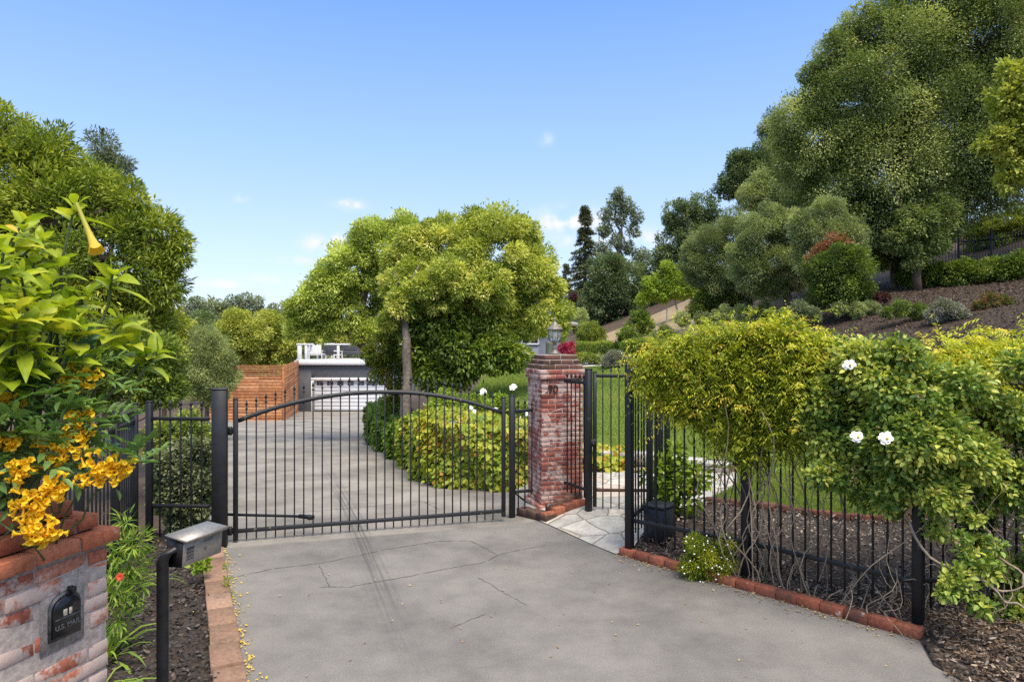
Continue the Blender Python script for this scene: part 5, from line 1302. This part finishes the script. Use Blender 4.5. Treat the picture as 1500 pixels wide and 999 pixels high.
JR = fence_lobes([(1225, 560, 18), (1250, 548, 16), (1290, 570, 18), (1330, 563, 16), (1372, 548, 22), (1405, 538, 24), (1440, 526, 26), (1478, 530, 28), (1415, 561, 26), (1475, 571, 32), (1520, 568, 40), (1500, 618, 30), (1570, 530, 40), (1640, 540, 44), (1700, 560, 44), (1440, 603, 20), (1395, 566, 18)], .3)
r2, sc2 = vine('jasmine_vine', 'second feathery jasmine showing above and behind the white rose', 'vine', JR, L_jas, .06, .017, .3, 22, .42, 203, 'dia', .45, .14, .13, .2, .3)
lv = Leaves(); sprays(lv, sc2, 2200, .055, .015, .6, .15, rg); sprays(lv, sc2[sc2[:, 2] > np.quantile(sc2[:, 2], .6)] + V([0, 0, .04]), 160, .06, .016, .68, .15, rg, .34, 18); lv.build('shoots', L_jas, r2)

RL = fence_lobes([(1232, 545, 24), (1275, 540, 30), (1325, 550, 30), (1205, 590, 22), (1245, 590, 32), (1295, 595, 34), (1345, 600, 32), (1395, 615, 30), (1215, 640, 24), (1260, 645, 32), (1310, 650, 34), (1360, 655, 32), (1225, 690, 22), (1265, 695, 28), (1310, 700, 28),
                  (1355, 700, 22), (1400, 665, 30), (1445, 650, 30), (1385, 710, 16), (1440, 690, 26), (1485, 660, 28), (1245, 728, 14), (1290, 735, 14), (1330, 728, 12), (1490, 720, 26), (1430, 770, 12), (1460, 790, 14), (1500, 850, 22), (1380, 735, 12), (1350, 735, 12), (1505, 770, 28), (1470, 765, 14), (1345, 560, 16), (1385, 570, 22), (1430, 615, 22), (1245, 512, 14), (1305, 515, 16),
                  (1315, 590, 26), (1340, 575, 26), (1300, 625, 26), (1285, 570, 24), (1335, 630, 26), (1425, 570, 22), (1460, 570, 20), (1490, 570, 20), (1440, 530, 16), (1195, 560, 12), (1190, 620, 12), (1350, 520, 12), (1410, 590, 18), (1465, 610, 20), (1500, 610, 22), (1480, 810, 16), (1515, 830, 24), (1550, 650, 40), (1600, 690, 44), (1560, 760, 34), (1660, 640, 44), (1455, 735, 18), (1425, 745, 12), (1475, 850, 14), (1500, 880, 18), (1440, 800, 10), (1400, 745, 9), (1495, 690, 24), (1205, 665, 12), (1220, 720, 10)], -.1)
RL = [(c + rg.normal(0, .09, 3) * V([1, 1.3, 1]), r_) for c, r_ in RL]
rose, scr = vine('climbing_rose', 'climbing rose with three white flowers covering the fence', 'rose', RL, L_rose, .05, .033, .42, 16, .66, 205, 'oval', .62, .22, .17, .2, .55)
lv = Leaves(); foliage(lv, [(P(1400, 850, 5.3), .09), (P(1425, 872, 5.25), .08), (P(1418, 815, 5.35), .07), (P(1443, 832, 5.3), .08), (P(1388, 868, 5.25), .05), (P(1412, 790, 5.4), .05), (P(1440, 888, 5.2), .05), (P(1455, 800, 5.35), .05), (P(1428, 760, 5.45), .05)], .05, .034, .42, 8, .7, .2, 'oval', .62, .2, .13, 206); lv.build('low_shoot', L_rose, rose)
for x, y, rr in ((1243, 535, .052), (1255, 640, .055), (1297, 642, .058)):
    f = MB(); d = fence_d(x) - .5; c = P(x, y, d); rose_flower(f, c, rr, (-.3, -.9, .6), rg); fo = f.build('flower', M_petal, rose)
    MB().lathe((c[0], c[1] - .025, c[2] - .0), [(.004, -.008), (.012, -.002), (.01, .008), (.003, .012)], 8).build('centre', M_cent, fo)
m = MB()
for _ in range(38):
    px = rg.uniform(1200, 1520); d = fence_d(px) + rg.normal(.05, .14); q = P(px, 0, d); q[2] = Tz(q[0], q[1]); e = q + V([rg.normal(0, .35), rg.normal(0, .22), 0]); e[2] = rg.uniform(.5, 1.45)
    m.tube(wiggle(q, e, 12, .09, rg), np.linspace(rg.uniform(.003, .007), .002, 12), 5, cap=False)
for _ in range(28):
    px = rg.uniform(1080, 1520); d = fence_d(px) + rg.normal(.12, .15); q = P(px, 0, d); q[2] = rg.uniform(.15, 1.1); e = q + V([rg.normal(0, .4), rg.normal(0, .2), rg.normal(0, .3)])
    m.tube(wiggle(q, e, 10, .12, rg), rg.uniform(.002, .005), 4, cap=False)
for a_, b_, rr in ((P(1325, 755, 5.6), P(1470, 880, 5.15), .012), (P(1470, 880, 5.15), P(1530, 900, 5.0), .01), (P(1500, 860, 5.4), P(1430, 760, 5.75), .012), (P(1390, 700, 5.7), P(1345, 800, 5.62), .008), (P(1450, 860, 5.3), P(1530, 850, 5.2), .009)):
    m.tube(wiggle(a_, b_, 12, .04, rg, .06), np.linspace(rr, rr * .6, 12), 6)
m.build('stems', M_stem, rose)
L_spent = leaf_mat('spent_blooms', [(.22, .14, .07), (.36, .25, .13), (.48, .36, .2)], trans=.2)
for _ in range(60):
    lv = Leaves()
    q = scr[rg.integers(0, len(scr))] + V([rg.normal(0, .06), -.16 + rg.normal(0, .05), rg.normal(.04, .06)]); n_ = 9
    lv.add(q + rg.normal(0, .012, (n_, 3)), rdir(n_, rg), rdir(n_, rg), .022, .014, rg.uniform(0, 1, n_)); lv.build('spent_bloom', L_spent, rose)

# fleabane at the kerb
def herb(name, label, cat, d, lobes, mat, L, W, cov, seed, tb=.5, shape='dia', sub=16, subr=.45, stray=.3, kind=None):
    return tree(name, label, cat, d, lobes, None, mat, L, W, cov, sub, subr, 0, None, seed, .05, shape, tb, .2, .15, stray=stray, part='foliage')
r = herb('fleabane_plant', 'straggly daisy plant with tiny white flowers spilling over the brick edging', 'plant', 6.9, [(1030, 815, 22), (1050, 825, 24), (1012, 832, 16), (1045, 845, 14), (1025, 848, 12), (1065, 800, 16), (1020, 795, 14)], L_jas, .03, .009, .42, 210, .3)
for _ in range(46):
    fl = MB()
    c = P(rg.uniform(998, 1075), rg.uniform(782, 862), 6.9 - rg.uniform(.12, .24)); fa = unit(V([rg.normal(0, .4), -.7, .7])); s = unit(np.cross(fa, V([1, .2, .1]))); t = np.cross(fa, s)
    pts = [c + .009 * (s * math.cos(a) + t * math.sin(a)) * (1 if i_ % 2 else .6) for i_, a in enumerate(np.linspace(0, 6.283, 16, endpoint=False))]
    fl.add(pts + [c + fa * .003], [(i_, (i_ + 1) % 16, 16) for i_ in range(16)]); fl.build('flower', M_petal, r)
tree('garden_shrub', 'pale leaved leafy shrub behind the black utility box', 'shrub', 8.7, [(965, 690, 22), (985, 715, 24), (1000, 690, 18), (970, 740, 18), (1010, 735, 14), (1022, 700, 14), (990, 665, 14)], None, L_lime, .1, .05, .34, 14, .5, .008, M_gstem, 211, .1, 'oval', .25, .2, .15, part='foliage', ntips=8)

# ------------------------------------------------------------------ foreground at the left
def big_leaf_set(tips, mat, root, rg, Lr, Wr, seed, name='foliage', shape_n=6, per=(6, 10), tb=.5, tdroop=.5):
    """large veined, folded, arching leaves set in whorls"""
    co = []; fi = []; fs = []; tt = []; n0 = 0
    for tip, dirn in tips:
        k = rg.integers(*per); dirn = unit(V(dirn, float)); ref = unit(np.cross(dirn, V([.3, .1, .9]))); r2_ = np.cross(dirn, ref); a0 = rg.uniform(0, 6.28); tb_ = tb + rg.normal(0, .14)
        for j in range(k):
            a = a0 + 2.4 * j; f = j / k
            D = unit((ref * math.cos(a) + r2_ * math.sin(a)) * (.5 + .7 * f) + dirn * (1.0 - .75 * f) + rg.normal(0, .15, 3))
            L = rg.uniform(*Lr) * (.55 + .5 * f); W = L * rg.uniform(*Wr); base = tip - dirn * (.09 * f)
            up = Z3 + rg.normal(0, .25, 3) - D * (Z3 @ D); S = unit(np.cross(D, up)); N = np.cross(S, D); dr_ = rg.uniform(.1, tdroop) ; t_ = tb_ + rg.normal(0, .12)
            wav = rg.uniform(-.05, .05)
            n = shape_n
            for i_ in range(n + 1):
                x = i_ / n; w = W * .5 * (math.sin(math.pi * min(1, (x * .94 + .03)) ** .82)) ** 1.05
                c = base + D * L * (x - .12 * dr_ * x * x) - Z3 * L * dr_ * x ** 2.2
                lift = .3 + .15 * math.sin(x * 9 + j)
                co += [c - S * w + N * w * lift, c - S * w * .5 + N * w * (.1 + wav), c, c + S * w * .5 + N * w * (.1 - wav), c + S * w + N * w * lift * .9]
            for i_ in range(n):
                for q in range(4):
                    b = n0 + i_ * 5 + q; fi += [b, b + 1, b + 6, b + 5]; fs.append(4); tt.append(t_)
            n0 += (n + 1) * 5
    me = np_mesh(name, V(co) - wloc(root), fi, fs, np.clip(tt, 0, 1), True); return link_mesh(name, me, mat, root)
br = thing('angels_trumpet', 'large leaved angel trumpet shrub with one hanging yellow flower', 'shrub', (-2.35, 2.9, 0))
rg = np.random.default_rng(220)
tips = []; stm = MB(); hub = V([-2.35, 2.85, 1.6])
stm.tube(wiggle((-2.35, 2.9, -.05), hub, 8, .02, rg), np.linspace(.03, .022, 8), 8)
for x, y, d in [(35, 325, 2.75), (5, 370, 2.5), (110, 300, 3.0), (30, 400, 2.6), (75, 415, 2.8), (165, 400, 3.0), (55, 455, 2.6), (100, 445, 2.85), (15, 480, 2.5), (120, 480, 2.8), (60, 510, 2.6), (100, 520, 2.75), (20, 525, 2.5), (230, 515, 3.2), (140, 520, 2.9), (-20, 430, 2.4), (-30, 340, 2.6), (5, 440, 2.7), (40, 545, 2.65), (85, 480, 3.0), (180, 470, 3.1), (-10, 510, 2.5), (20, 350, 2.9), (60, 350, 3.0), (90, 385, 3.0), (130, 430, 3.05), (45, 430, 2.75), (75, 450, 2.7), (25, 455, 2.45), (110, 470, 2.75), (145, 495, 3.0), (70, 540, 2.75), (10, 545, 2.5), (105, 545, 2.9), (40, 490, 2.5), (-20, 470, 2.4), (-15, 390, 2.45), (50, 385, 2.85), (190, 500, 3.1), (215, 520, 3.2)]:
    q = P(x, y, d); dirn = unit((q - hub) * V([.5, .5, .7]) + V([.25, -.35, .55])); tips.append((q, dirn))
    s = hub + V([rg.normal(0, .1), rg.normal(0, .1), rg.uniform(-.3, .1)]); w_ = wiggle(s, q, 8, .05, rg, .05); stm.tube(w_, np.linspace(.013, .005, 8), 6)
stm.build('stems', M_gstem, br, True)
big_leaf_set(tips, L_brug, br, rg, (.11, .225), (.36, .48), 221, per=(7, 11), tb=.55, tdroop=.42)
M_tr = leaf_mat('trumpet_flower', [(.34, .38, .05), (.62, .5, .06), (.75, .42, .03)], trans=.3)
def trumpet(a_, b_, r0, r1, lobes=5, tip=.03, n=14, sides=15, mat_t=(0, .5, 1)):
    """a tube that flares into a lobed mouth, as one surface"""
    a_ = V(a_, float); b_ = V(b_, float); u = unit(b_ - a_); L = np.linalg.norm(b_ - a_); s = unit(np.cross(u, V([.2, .9, .3]))); t = np.cross(u, s); co = []; F = []; tt = []
    for i_ in range(n):
        x = i_ / (n - 1); rr = r0 + (r1 - r0) * x ** 5 + .25 * r1 * x ** 1.5 * (1 - x)
        for k in range(sides):
            a = 2 * math.pi * k / sides; lob = 1 + (.15 * math.cos(lobes * a)) * x ** 8; back = -.25 * r1 * max(0, math.cos(lobes * a)) * x ** 10
            co.append(a_ + u * (L * x + back) + (s * math.cos(a) + t * math.sin(a)) * rr * lob)
    for i_ in range(n - 1):
        for k in range(sides): k2 = (k + 1) % sides; F.append([i_ * sides + k, i_ * sides + k2, (i_ + 1) * sides + k2, (i_ + 1) * sides + k]); tt.append(np.interp(i_ / n, (0, .5, 1), mat_t))
    return co, F, tt
fa, fb = P(112, 298, 2.95), P(141, 366, 2.9)
co, F, tt = trumpet(fa, fb + (fb - fa) * .04, .008, .033, n=18, mat_t=(.05, .3, 1))
link_mesh('flower', np_mesh('flower', V(co) - wloc(br), [i_ for f in F for i_ in f], [4] * len(F), tt, True), M_tr, br)
big_leaf_set([(P(8, 330, 2.6), (.9, 0, -.4))], leaf_mat('yellowed_leaf', [(.6, .36, .03), (.7, .42, .05)], .3), br, rg, (.1, .12), (.34, .4), 9, 'yellow_leaf', per=(1, 2))

te = thing('trumpetbush', 'trumpet shrub with clusters of orange yellow flowers over the brick mailbox pier', 'shrub', (-2.15, 2.75, 0))
stm = MB(); hub = V([-2.2, 2.85, 1.5]); tl = []
stm.tube(wiggle((-2.15, 3.35, -.05), hub, 8, .02, rg), np.linspace(.022, .014, 8), 7)
M_fl = leaf_mat('yellow_trumpets', [(.72, .36, .012), (.84, .54, .02), (.88, .66, .05)], trans=.3)
CL = [(18, 597, 2.55, 26), (112, 558, 2.75, 32), (108, 640, 2.6, 36), (82, 665, 2.5, 30), (148, 695, 2.55, 34), (172, 690, 2.6, 20), (75, 722, 2.42, 26), (28, 690, 2.4, 24), (38, 745, 2.38, 28), (45, 785, 2.35, 24), (66, 782, 2.36, 20), (8, 650, 2.45, 18), (120, 612, 2.65, 18)]
leafs = []
for x, y, d, rp in CL:
    c = P(x, y, d); rr = rp / 1000 * d; outd = unit(V([.4, -.7, -.15])); base = c - outd * rr * .6
    stm.tube(wiggle(hub + rg.normal(0, .1, 3), base, 8, .05, rg, .03), np.linspace(.006, .003, 8), 5)
    m_co = []; m_f = []; m_t = []; n0 = 0
    for k in range(int(12 + rp * .9)):
        D = unit(outd * .55 + rg.normal(0, .75, 3) + V([0, 0, -.1])); q = base + D * rr * .2 + rg.normal(0, rr * .3, 3) * V([1, 1, .75]); L = rg.uniform(.03, .044)
        a, F, t_ = trumpet(q, q + D * L, .003, .0125, n=7, sides=10, mat_t=(rg.uniform(0, .3), .5, rg.uniform(.6, 1)))
        m_co += a; m_f += [[i_ + n0 for i_ in f] for f in F]; m_t += t_; n0 += len(a)
    link_mesh('flower_cluster', np_mesh('flower_cluster', V(m_co) - wloc(te), [i_ for f in m_f for i_ in f], [4] * len(m_f), m_t, True), M_fl, te)
    
    if y < 700: leafs.append(base + V([-.05, .1, .03]))
for x, y, d in [(60, 590, 2.65), (30, 625, 2.55), (70, 625, 2.6), (20, 560, 2.7), (100, 600, 2.75), (50, 660, 2.5), (15, 690, 2.5), (5, 610, 2.5), (85, 570, 2.75), (45, 570, 2.7), (-20, 650, 2.45)]:
    q = P(x, y, d); leafs.append(q); stm.tube(wiggle(hub + rg.normal(0, .1, 3), q, 8, .05, rg, .03), np.linspace(.006, .003, 8), 5)
stm.build('stems', M_gstem, te, True)
lv = Leaves()
for q in leafs:
    for _ in range(6):
        ax = unit(V([.35, -.3, .1]) + rg.normal(0, .6, 3)); st0 = q + rg.normal(0, .045, 3); side = unit(np.cross(ax, Z3 + rg.normal(0, .3, 3))); nrm = np.cross(side, ax)
        pp = []; DD = []
        for j in range(7):
            s = (j // 2 + 1) * .032; pp.append(st0 + ax * s - Z3 * s * s * 2); DD.append(ax if j == 6 else unit(ax * .75 + side * (1 if j % 2 else -1)))
        lv.add(V(pp), V(DD), np.tile(unit(nrm + Z3 * .6), (7, 1)), rg.uniform(.05, .085), rg.uniform(.017, .026), .45 + rg.normal(0, .18), 'oval', .25)
lv.build('foliage', L_tec, te)

# strap leaved clumps and feathery plants between pier and fence
def strap(label, x, y, n, L, W, seed, tb=.5, lean=(0, 0)):
    rg = np.random.default_rng(seed); z = Tz(x, y); r = thing('strap_leaf_plant', label, 'plant', (x, y, z), 'strap leaved clumps by the pier')
    a = rg.uniform(0, 6.283, n); e = rg.uniform(.45, 1.35, n); D = np.stack([np.cos(a) * np.cos(e) + lean[0], np.sin(a) * np.cos(e) + lean[1], np.sin(e)], 1)
    pos = V([x, y, z]) + np.stack([np.cos(a), np.sin(a), 0 * a], 1) * rg.uniform(0, .06, (n, 1))
    Leaves().add(pos, D, np.tile(Z3, (n, 1)) + rg.normal(0, .1, (n, 3)), L * rg.uniform(.55, 1.15, n), W * rg.uniform(.7, 1.2, n), tb + rg.normal(0, .2, n), 'strap').build('foliage', L_strap, r); return r
strap('tall clump of arching strap leaves at the foot of the running fence', -3.75, 6.3, 60, .75, .028, 231, .45, (.2, -.1))
strap('bright strap leaf clump beside the far corner of the mailbox pier', -3.05, 5.1, 55, .65, .026, 232, .5, (.2, -.1))
strap('strap leaf clump with pale yellowing blades at the mulch edge', -2.75, 4.45, 45, .5, .026, 233, .62, (.2, -.1))
strap('low strap leaf clump near the foot of the mailbox pier', -2.3, 3.9, 34, .42, .024, 234, .6, (.15, -.1))
strap('small strap leaf tuft near the camera against the mailbox pier', -2.13, 3.55, 26, .36, .022, 235, .6, (.1, -.1))
strap('thin grassy tuft beside the keypad post', -1.72, 3.52, 50, .2, .006, 236, .3)
tree('feathery_shrub', 'feathery bright green shrub rising beside the mailbox pier', 'shrub', 5.2, [(180, 805, 18), (192, 830, 18), (176, 862, 18), (200, 792, 12), (184, 764, 10), (205, 852, 12), (172, 905, 16)], None, L_strap, .1, .016, .2, 12, .6, .008, M_gstem, 240, .0, 'dia', .5, .22, .18, part='foliage', stray=.5)
f = thing('daylily_flower', 'single small red orange flower in the greenery beside the pier', 'flower', P(176, 845, 5.0)); m = MB(); rose_flower(m, P(176, 845, 4.85), .03, (.3, -1, .3), rg); m.build('petals', plain('red_petals', (.5, .06, .02), .6), f)
tree('rose_shrub', 'pale leaved rose shrub growing through the short fence beside the gate post', 'shrub', 8.35, [(240, 680, 22), (262, 700, 26), (285, 690, 24), (255, 730, 26), (285, 735, 24), (235, 715, 18), (275, 660, 20), (298, 715, 16), (265, 765, 22), (290, 775, 18), (300, 660, 14)], None, L_pale, .05, .03, .6, 20, .42, .012, M_stem, 241, .1, 'oval', .5, .22, .15, part='foliage', stray=.25, ntips=9)
tree('broadleaf_shrub', 'yellow green undergrowth behind the short fence', 'shrub', 10, [(245, 640, 26), (275, 630, 26), (300, 645, 24), (255, 670, 26), (290, 680, 26), (225, 650, 20), (285, 740, 24), (250, 740, 24)], None, L_yg, .06, .03, .6, 18, .42, 0, None, 242, .1, 'dia', .35, .2, .15, part='foliage')
herb('ground_cover_plant', 'bright lime rosette under the keypad box', 'plant', 6.6, [(294, 824, 7), (286, 828, 5), (300, 828, 5)], L_lime, .06, .045, .6, 243, .5, 'oval', 8, .6)

# ------------------------------------------------------------------ grass, chips, petals
def poly_pts(poly, n, rg):
    poly = V(poly, float); lo = poly.min(0); hi = poly.max(0); out = []
    while sum(map(len, out)) < n:
        q = lo + (hi - lo) * rg.uniform(0, 1, (n * 2, 2)); out.append(q[inpoly(q[:, 0], q[:, 1], poly)])
    return np.concatenate(out)[:n]
rg = np.random.default_rng(250)
def blades(poly, n, L, W, name, label):
    q = poly_pts(poly, n, rg); pos = np.stack([q[:, 0], q[:, 1], T(q[:, 0], q[:, 1]) + .025], 1); D = unit(rg.normal(0, .42, (n, 3)) + Z3)
    o = Leaves().add(pos, D, rdir(n, rg) * V([1, 1, .1]), L * rg.uniform(.6, 1.3, n), W, .5 + rg.normal(0, .17, n) + .18 * np.sin(q[:, 0] * 1.7) * np.sin(q[:, 1] * 1.3)).build(name, L_grass)
    return tag(o, label, 'grass', kind='stuff')
near = [(2.7, 9.52), (3.5, 10.6), (3.87, 11.7), (4.1, 12.15), (6.9, 12.4), (6.6, 10.2), (4.75, 8.6)]
blades(near, 60000, .055, .006, 'grass', 'short green grass of the near lawn behind the jasmine')
blades(lawn_poly[:3] + lawn_poly[3:10] + [(6.9, 12.4), (4.1, 12.3), (2.6, 12.6)], 110000, .06, .012, 'grass', 'short green grass of the rising back lawn')
def chips(poly, n, L, W, name, label, mat, tb=.4, tv=.2, dz=.035, up=.05):
    q = poly_pts(poly, n, rg); pos = np.stack([q[:, 0], q[:, 1], T(q[:, 0], q[:, 1]) + dz + rg.uniform(0, up, n)], 1); D = unit(rg.normal(0, 1, (n, 3)) * V([1, 1, .28]))
    o = Leaves().add(pos, D, unit(Z3 + rg.normal(0, .45, (n, 3))), L * rg.uniform(.4, 1.4, n), W * rg.uniform(.5, 1.4, n), tb + np.abs(rg.normal(0, tv, n)) - .1, 'oval', -.1).build(name, mat)
    return tag(o, label, 'mulch', kind='stuff')
chips(bed_poly, 26000, .045, .02, 'bark_mulch', 'dark bark chips and dry litter on the fence bed', L_chipd, .42, .36)
chips([(1.35, 7.7), (3.35, 5.55), (3.33, 4.75), (4.6, 4.3), (6.2, 6.2), (3.6, 6.2), (2.6, 7.2), (1.7, 8.0)], 9000, .04, .014, 'leaf_litter', 'brown leaf litter along the foot of the fence', L_chip, .5, .28)
chips(left_bed, 17000, .045, .02, 'bark_mulch', 'dark bark chips between the pier and the pavers', L_chipd, .3, .24)
chips([(3.34, 4.9), (3.12, 4.75), (3.2, 4.0), (3.5, 2.5), (7, 2.5), (6, 5.4), (4.4, 5.4), (3.4, 5.4)], 9000, .045, .014, 'leaf_litter', 'brown leaf litter and dirt at the near corner beside the asphalt', L_chip, .42, .28, .02)
chips([(7.8, 26), (7.8, 12), (12, 9), (23, 10), (22, 30), (13, 30)], 60000, .075, .03, 'leaf_litter', 'brown leaf litter on the hillside under the oaks', L_chip, .4, .2, .04)
chips([(3.35, 5.4), (3.02, 4.7), (2.9, 3.8), (2.8, 2.6), (3.2, 2.6), (3.4, 4.5)], 1500, .04, .013, 'leaf_litter', 'thin fringe of brown litter over the edge of the asphalt', L_chip, .4, .25, .012, .02)
# scattered bits on the drive
L_pet = leaf_mat('fallen_petals', [(.62, .42, .03), (.7, .5, .06), (.5, .36, .2), (.2, .12, .06)], trans=.2)
q = []
for _ in range(260):
    t = rg.uniform(-.1, 1.35); c = CURB_A + (CURB_B - CURB_A) * t + V([cdir[1] * -1, cdir[0]]) * abs(rg.normal(0, .05)) ; q.append(c)
for _ in range(150): q.append(V([rg.uniform(-3, 3.2), rg.uniform(3.5, 9.5)]))
for _ in range(130): q.append(poly_pts(left_bed, 1, rg)[0])
for _ in range(260): e = (FC - FA); q.append(V([1.19, 7.66]) + V([2.09, -2.19]) * rg.uniform(0, 1) - V([.72, .69]) * abs(rg.normal(0, .09)))
q = V(q); n = len(q); pos = np.stack([q[:, 0], q[:, 1], T(q[:, 0], q[:, 1]) + .012 + .04 * inpoly(q[:, 0], q[:, 1], V(left_bed))], 1)
o = Leaves().add(pos, unit(rg.normal(0, 1, (n, 3)) * V([1, 1, .2])), unit(Z3 + rg.normal(0, .3, (n, 3))), .026 * rg.uniform(.4, 1.3, n), .016, np.concatenate([rg.uniform(0, .5, 260), rg.uniform(.55, 1, 150), rg.uniform(0, .6, 130), rg.uniform(.5, 1, 260)]), 'oval').build('fallen_petals', L_pet)
tag(o, 'scattered yellow petals and small dry leaves on asphalt and mulch', 'petals', kind='stuff')
herb('weeds', 'tiny weeds growing in the joint between pavers and asphalt', 'plant', 6.4, [(333, 850, 5), (336, 870, 5), (340, 893, 4), (331, 830, 4)], L_yg, .03, .012, .5, 260, .5, 'dia', 8, .5)

# far wood to close the horizon
rg = np.random.default_rng(270); lv = Leaves()
lb = [(V([x, rg.uniform(95, 130), rg.uniform(-2, 2.5)]), rg.uniform(4, 6.5)) for x in np.arange(-95, 75, 4.0)]
foliage(lv, lb, .8, .45, .6, 16, .42, .1, 'dia', .5, .2, .15, 271); tag(lv.build('treeline', L_mid), 'far wooded ridge closing the view beyond the garden', 'woods', kind='stuff')

# ------------------------------------------------------------------ sky, sun, camera
SUN_EL, SUN_AZ = math.radians(62), math.radians(152)     # azimuth clockwise from +Y
w = bpy.data.worlds.new('World'); SC.world = w; w.use_nodes = True
nt = w.node_tree; nd, lk = nt.nodes, nt.links; bg = nd['Background']
sky = nd.new('ShaderNodeTexSky'); sky.sky_type = 'NISHITA'; sky.sun_disc = False; sky.sun_elevation = SUN_EL; sky.sun_rotation = SUN_AZ
sky.air_density = 1.0; sky.dust_density = .6; sky.ozone_density = 1.2; sky.altitude = 50
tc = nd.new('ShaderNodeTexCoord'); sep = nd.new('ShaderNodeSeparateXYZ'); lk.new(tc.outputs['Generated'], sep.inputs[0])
# added flat cloud sheet overhead, out of view, for soft top light
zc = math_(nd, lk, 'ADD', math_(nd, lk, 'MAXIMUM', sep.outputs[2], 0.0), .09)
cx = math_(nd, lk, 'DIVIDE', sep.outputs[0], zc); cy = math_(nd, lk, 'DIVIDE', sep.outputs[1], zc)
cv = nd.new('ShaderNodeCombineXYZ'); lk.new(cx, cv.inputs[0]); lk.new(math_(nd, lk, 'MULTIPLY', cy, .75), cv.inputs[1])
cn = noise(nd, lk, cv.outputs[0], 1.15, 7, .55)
az = math_(nd, lk, 'ARCTAN2', sep.outputs[0], sep.outputs[1]); el = math_(nd, lk, 'ARCSINE', sep.outputs[2])
cm = None
for px, py, ww, hh, st in ((510, 301, 16, 6, .8), (481, 357, 24, 10, 1), (800, 205, 8, 7, .4), (838, 324, 44, 14, .95), (858, 352, 42, 9, .6), (350, 290, 9, 5, .5), (590, 318, 14, 6, .6), (322, 416, 28, 6, .7), (435, 382, 24, 5, .4), (395, 408, 34, 6, .45), (950, 350, 30, 12, .5), (700, 330, 30, 8, .4), (240, 395, 30, 8, .4), (1700, 250, 60, 20, .7), (-300, 200, 90, 25, .7)):
    a0 = math.atan((px - 750) / 1000); e0 = math.atan((499.5 - py) / 1000 * math.cos(a0)); k_ = math.cos(a0) / 1000
    du = math_(nd, lk, 'MULTIPLY', math_(nd, lk, 'SUBTRACT', az, a0), 1 / (ww * k_)); dv_ = math_(nd, lk, 'MULTIPLY', math_(nd, lk, 'SUBTRACT', el, e0), 1 / (hh * k_))
    r2q = math_(nd, lk, 'ADD', math_(nd, lk, 'MULTIPLY', du, du), math_(nd, lk, 'MULTIPLY', dv_, dv_))
    g_ = math_(nd, lk, 'MULTIPLY', math_(nd, lk, 'POWER', 2.718, math_(nd, lk, 'MULTIPLY', r2q, -.8)), st)
    cm = g_ if cm is None else math_(nd, lk, 'MAXIMUM', cm, g_)
wn = noise(nd, lk, tc.outputs['Generated'], 34, 7, .6)
cm = math_(nd, lk, 'MULTIPLY', cm, maprange(nd, lk, wn.outputs['Fac'], .38, .62, 0, 2.0))
top_fill = math_(nd, lk, 'MULTIPLY', maprange(nd, lk, cn.outputs['Fac'], .3, .6, .35, 1), maprange(nd, lk, sep.outputs[2], .6, .8, 0, .8))
rp = ramp(nd, [(0, (1.72, 2.02, 2.5)), (.12, (1.45, 1.88, 2.55)), (.26, (.98, 1.55, 2.6)), (.45, (.47, 1.02, 2.5)), (.7, (.4, .9, 2.2))])
lk.new(sep.outputs[2], rp.inputs[0])
mist = maprange(nd, lk, sep.outputs[2], .75, .45, 0, .85)
c1 = mixc(nd, lk, mist, sky.outputs[0], rp.outputs[0])
c1 = mixc(nd, lk, top_fill, c1, (4.6, 4.55, 4.5))  # whitens the unseen zenith as added soft fill
c2 = mixc(nd, lk, cm, c1, (2.45, 2.5, 2.6))
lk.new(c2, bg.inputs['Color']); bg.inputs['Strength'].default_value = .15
sl = bpy.data.lights.new('sun', 'SUN'); sl.energy = 1.9; sl.angle = math.radians(32); sl.color = (1, .9, .74)
so = bpy.data.objects.new('sun', sl); COL.objects.link(so)
dv = V([math.sin(SUN_AZ) * math.cos(SUN_EL), math.cos(SUN_AZ) * math.cos(SUN_EL), math.sin(SUN_EL)])
import mathutils
so.rotation_euler = mathutils.Vector([float(v) for v in dv]).to_track_quat('Z', 'Y').to_euler(); so.location = (0, 0, 30)
cam = bpy.data.cameras.new('camera'); cam.lens = 24; cam.sensor_width = 36; cam.clip_start = .05; cam.clip_end = 5000
co_ = bpy.data.objects.new('camera', cam); COL.objects.link(co_); co_.location = (0, 0, CAMH); co_.rotation_euler = (math.pi / 2, 0, 0); SC.camera = co_
vs = SC.view_settings; SC.display_settings.display_device = 'sRGB'; vs.view_transform = 'Standard'; vs.look = 'None'; vs.exposure = 1.4; vs.gamma = 1; vs.use_curve_mapping = False
SC.render.engine = 'CYCLES'; SC.cycles.use_denoising = False; SC.cycles.max_bounces = 10; SC.cycles.diffuse_bounces = 6; SC.cycles.transparent_max_bounces = 8
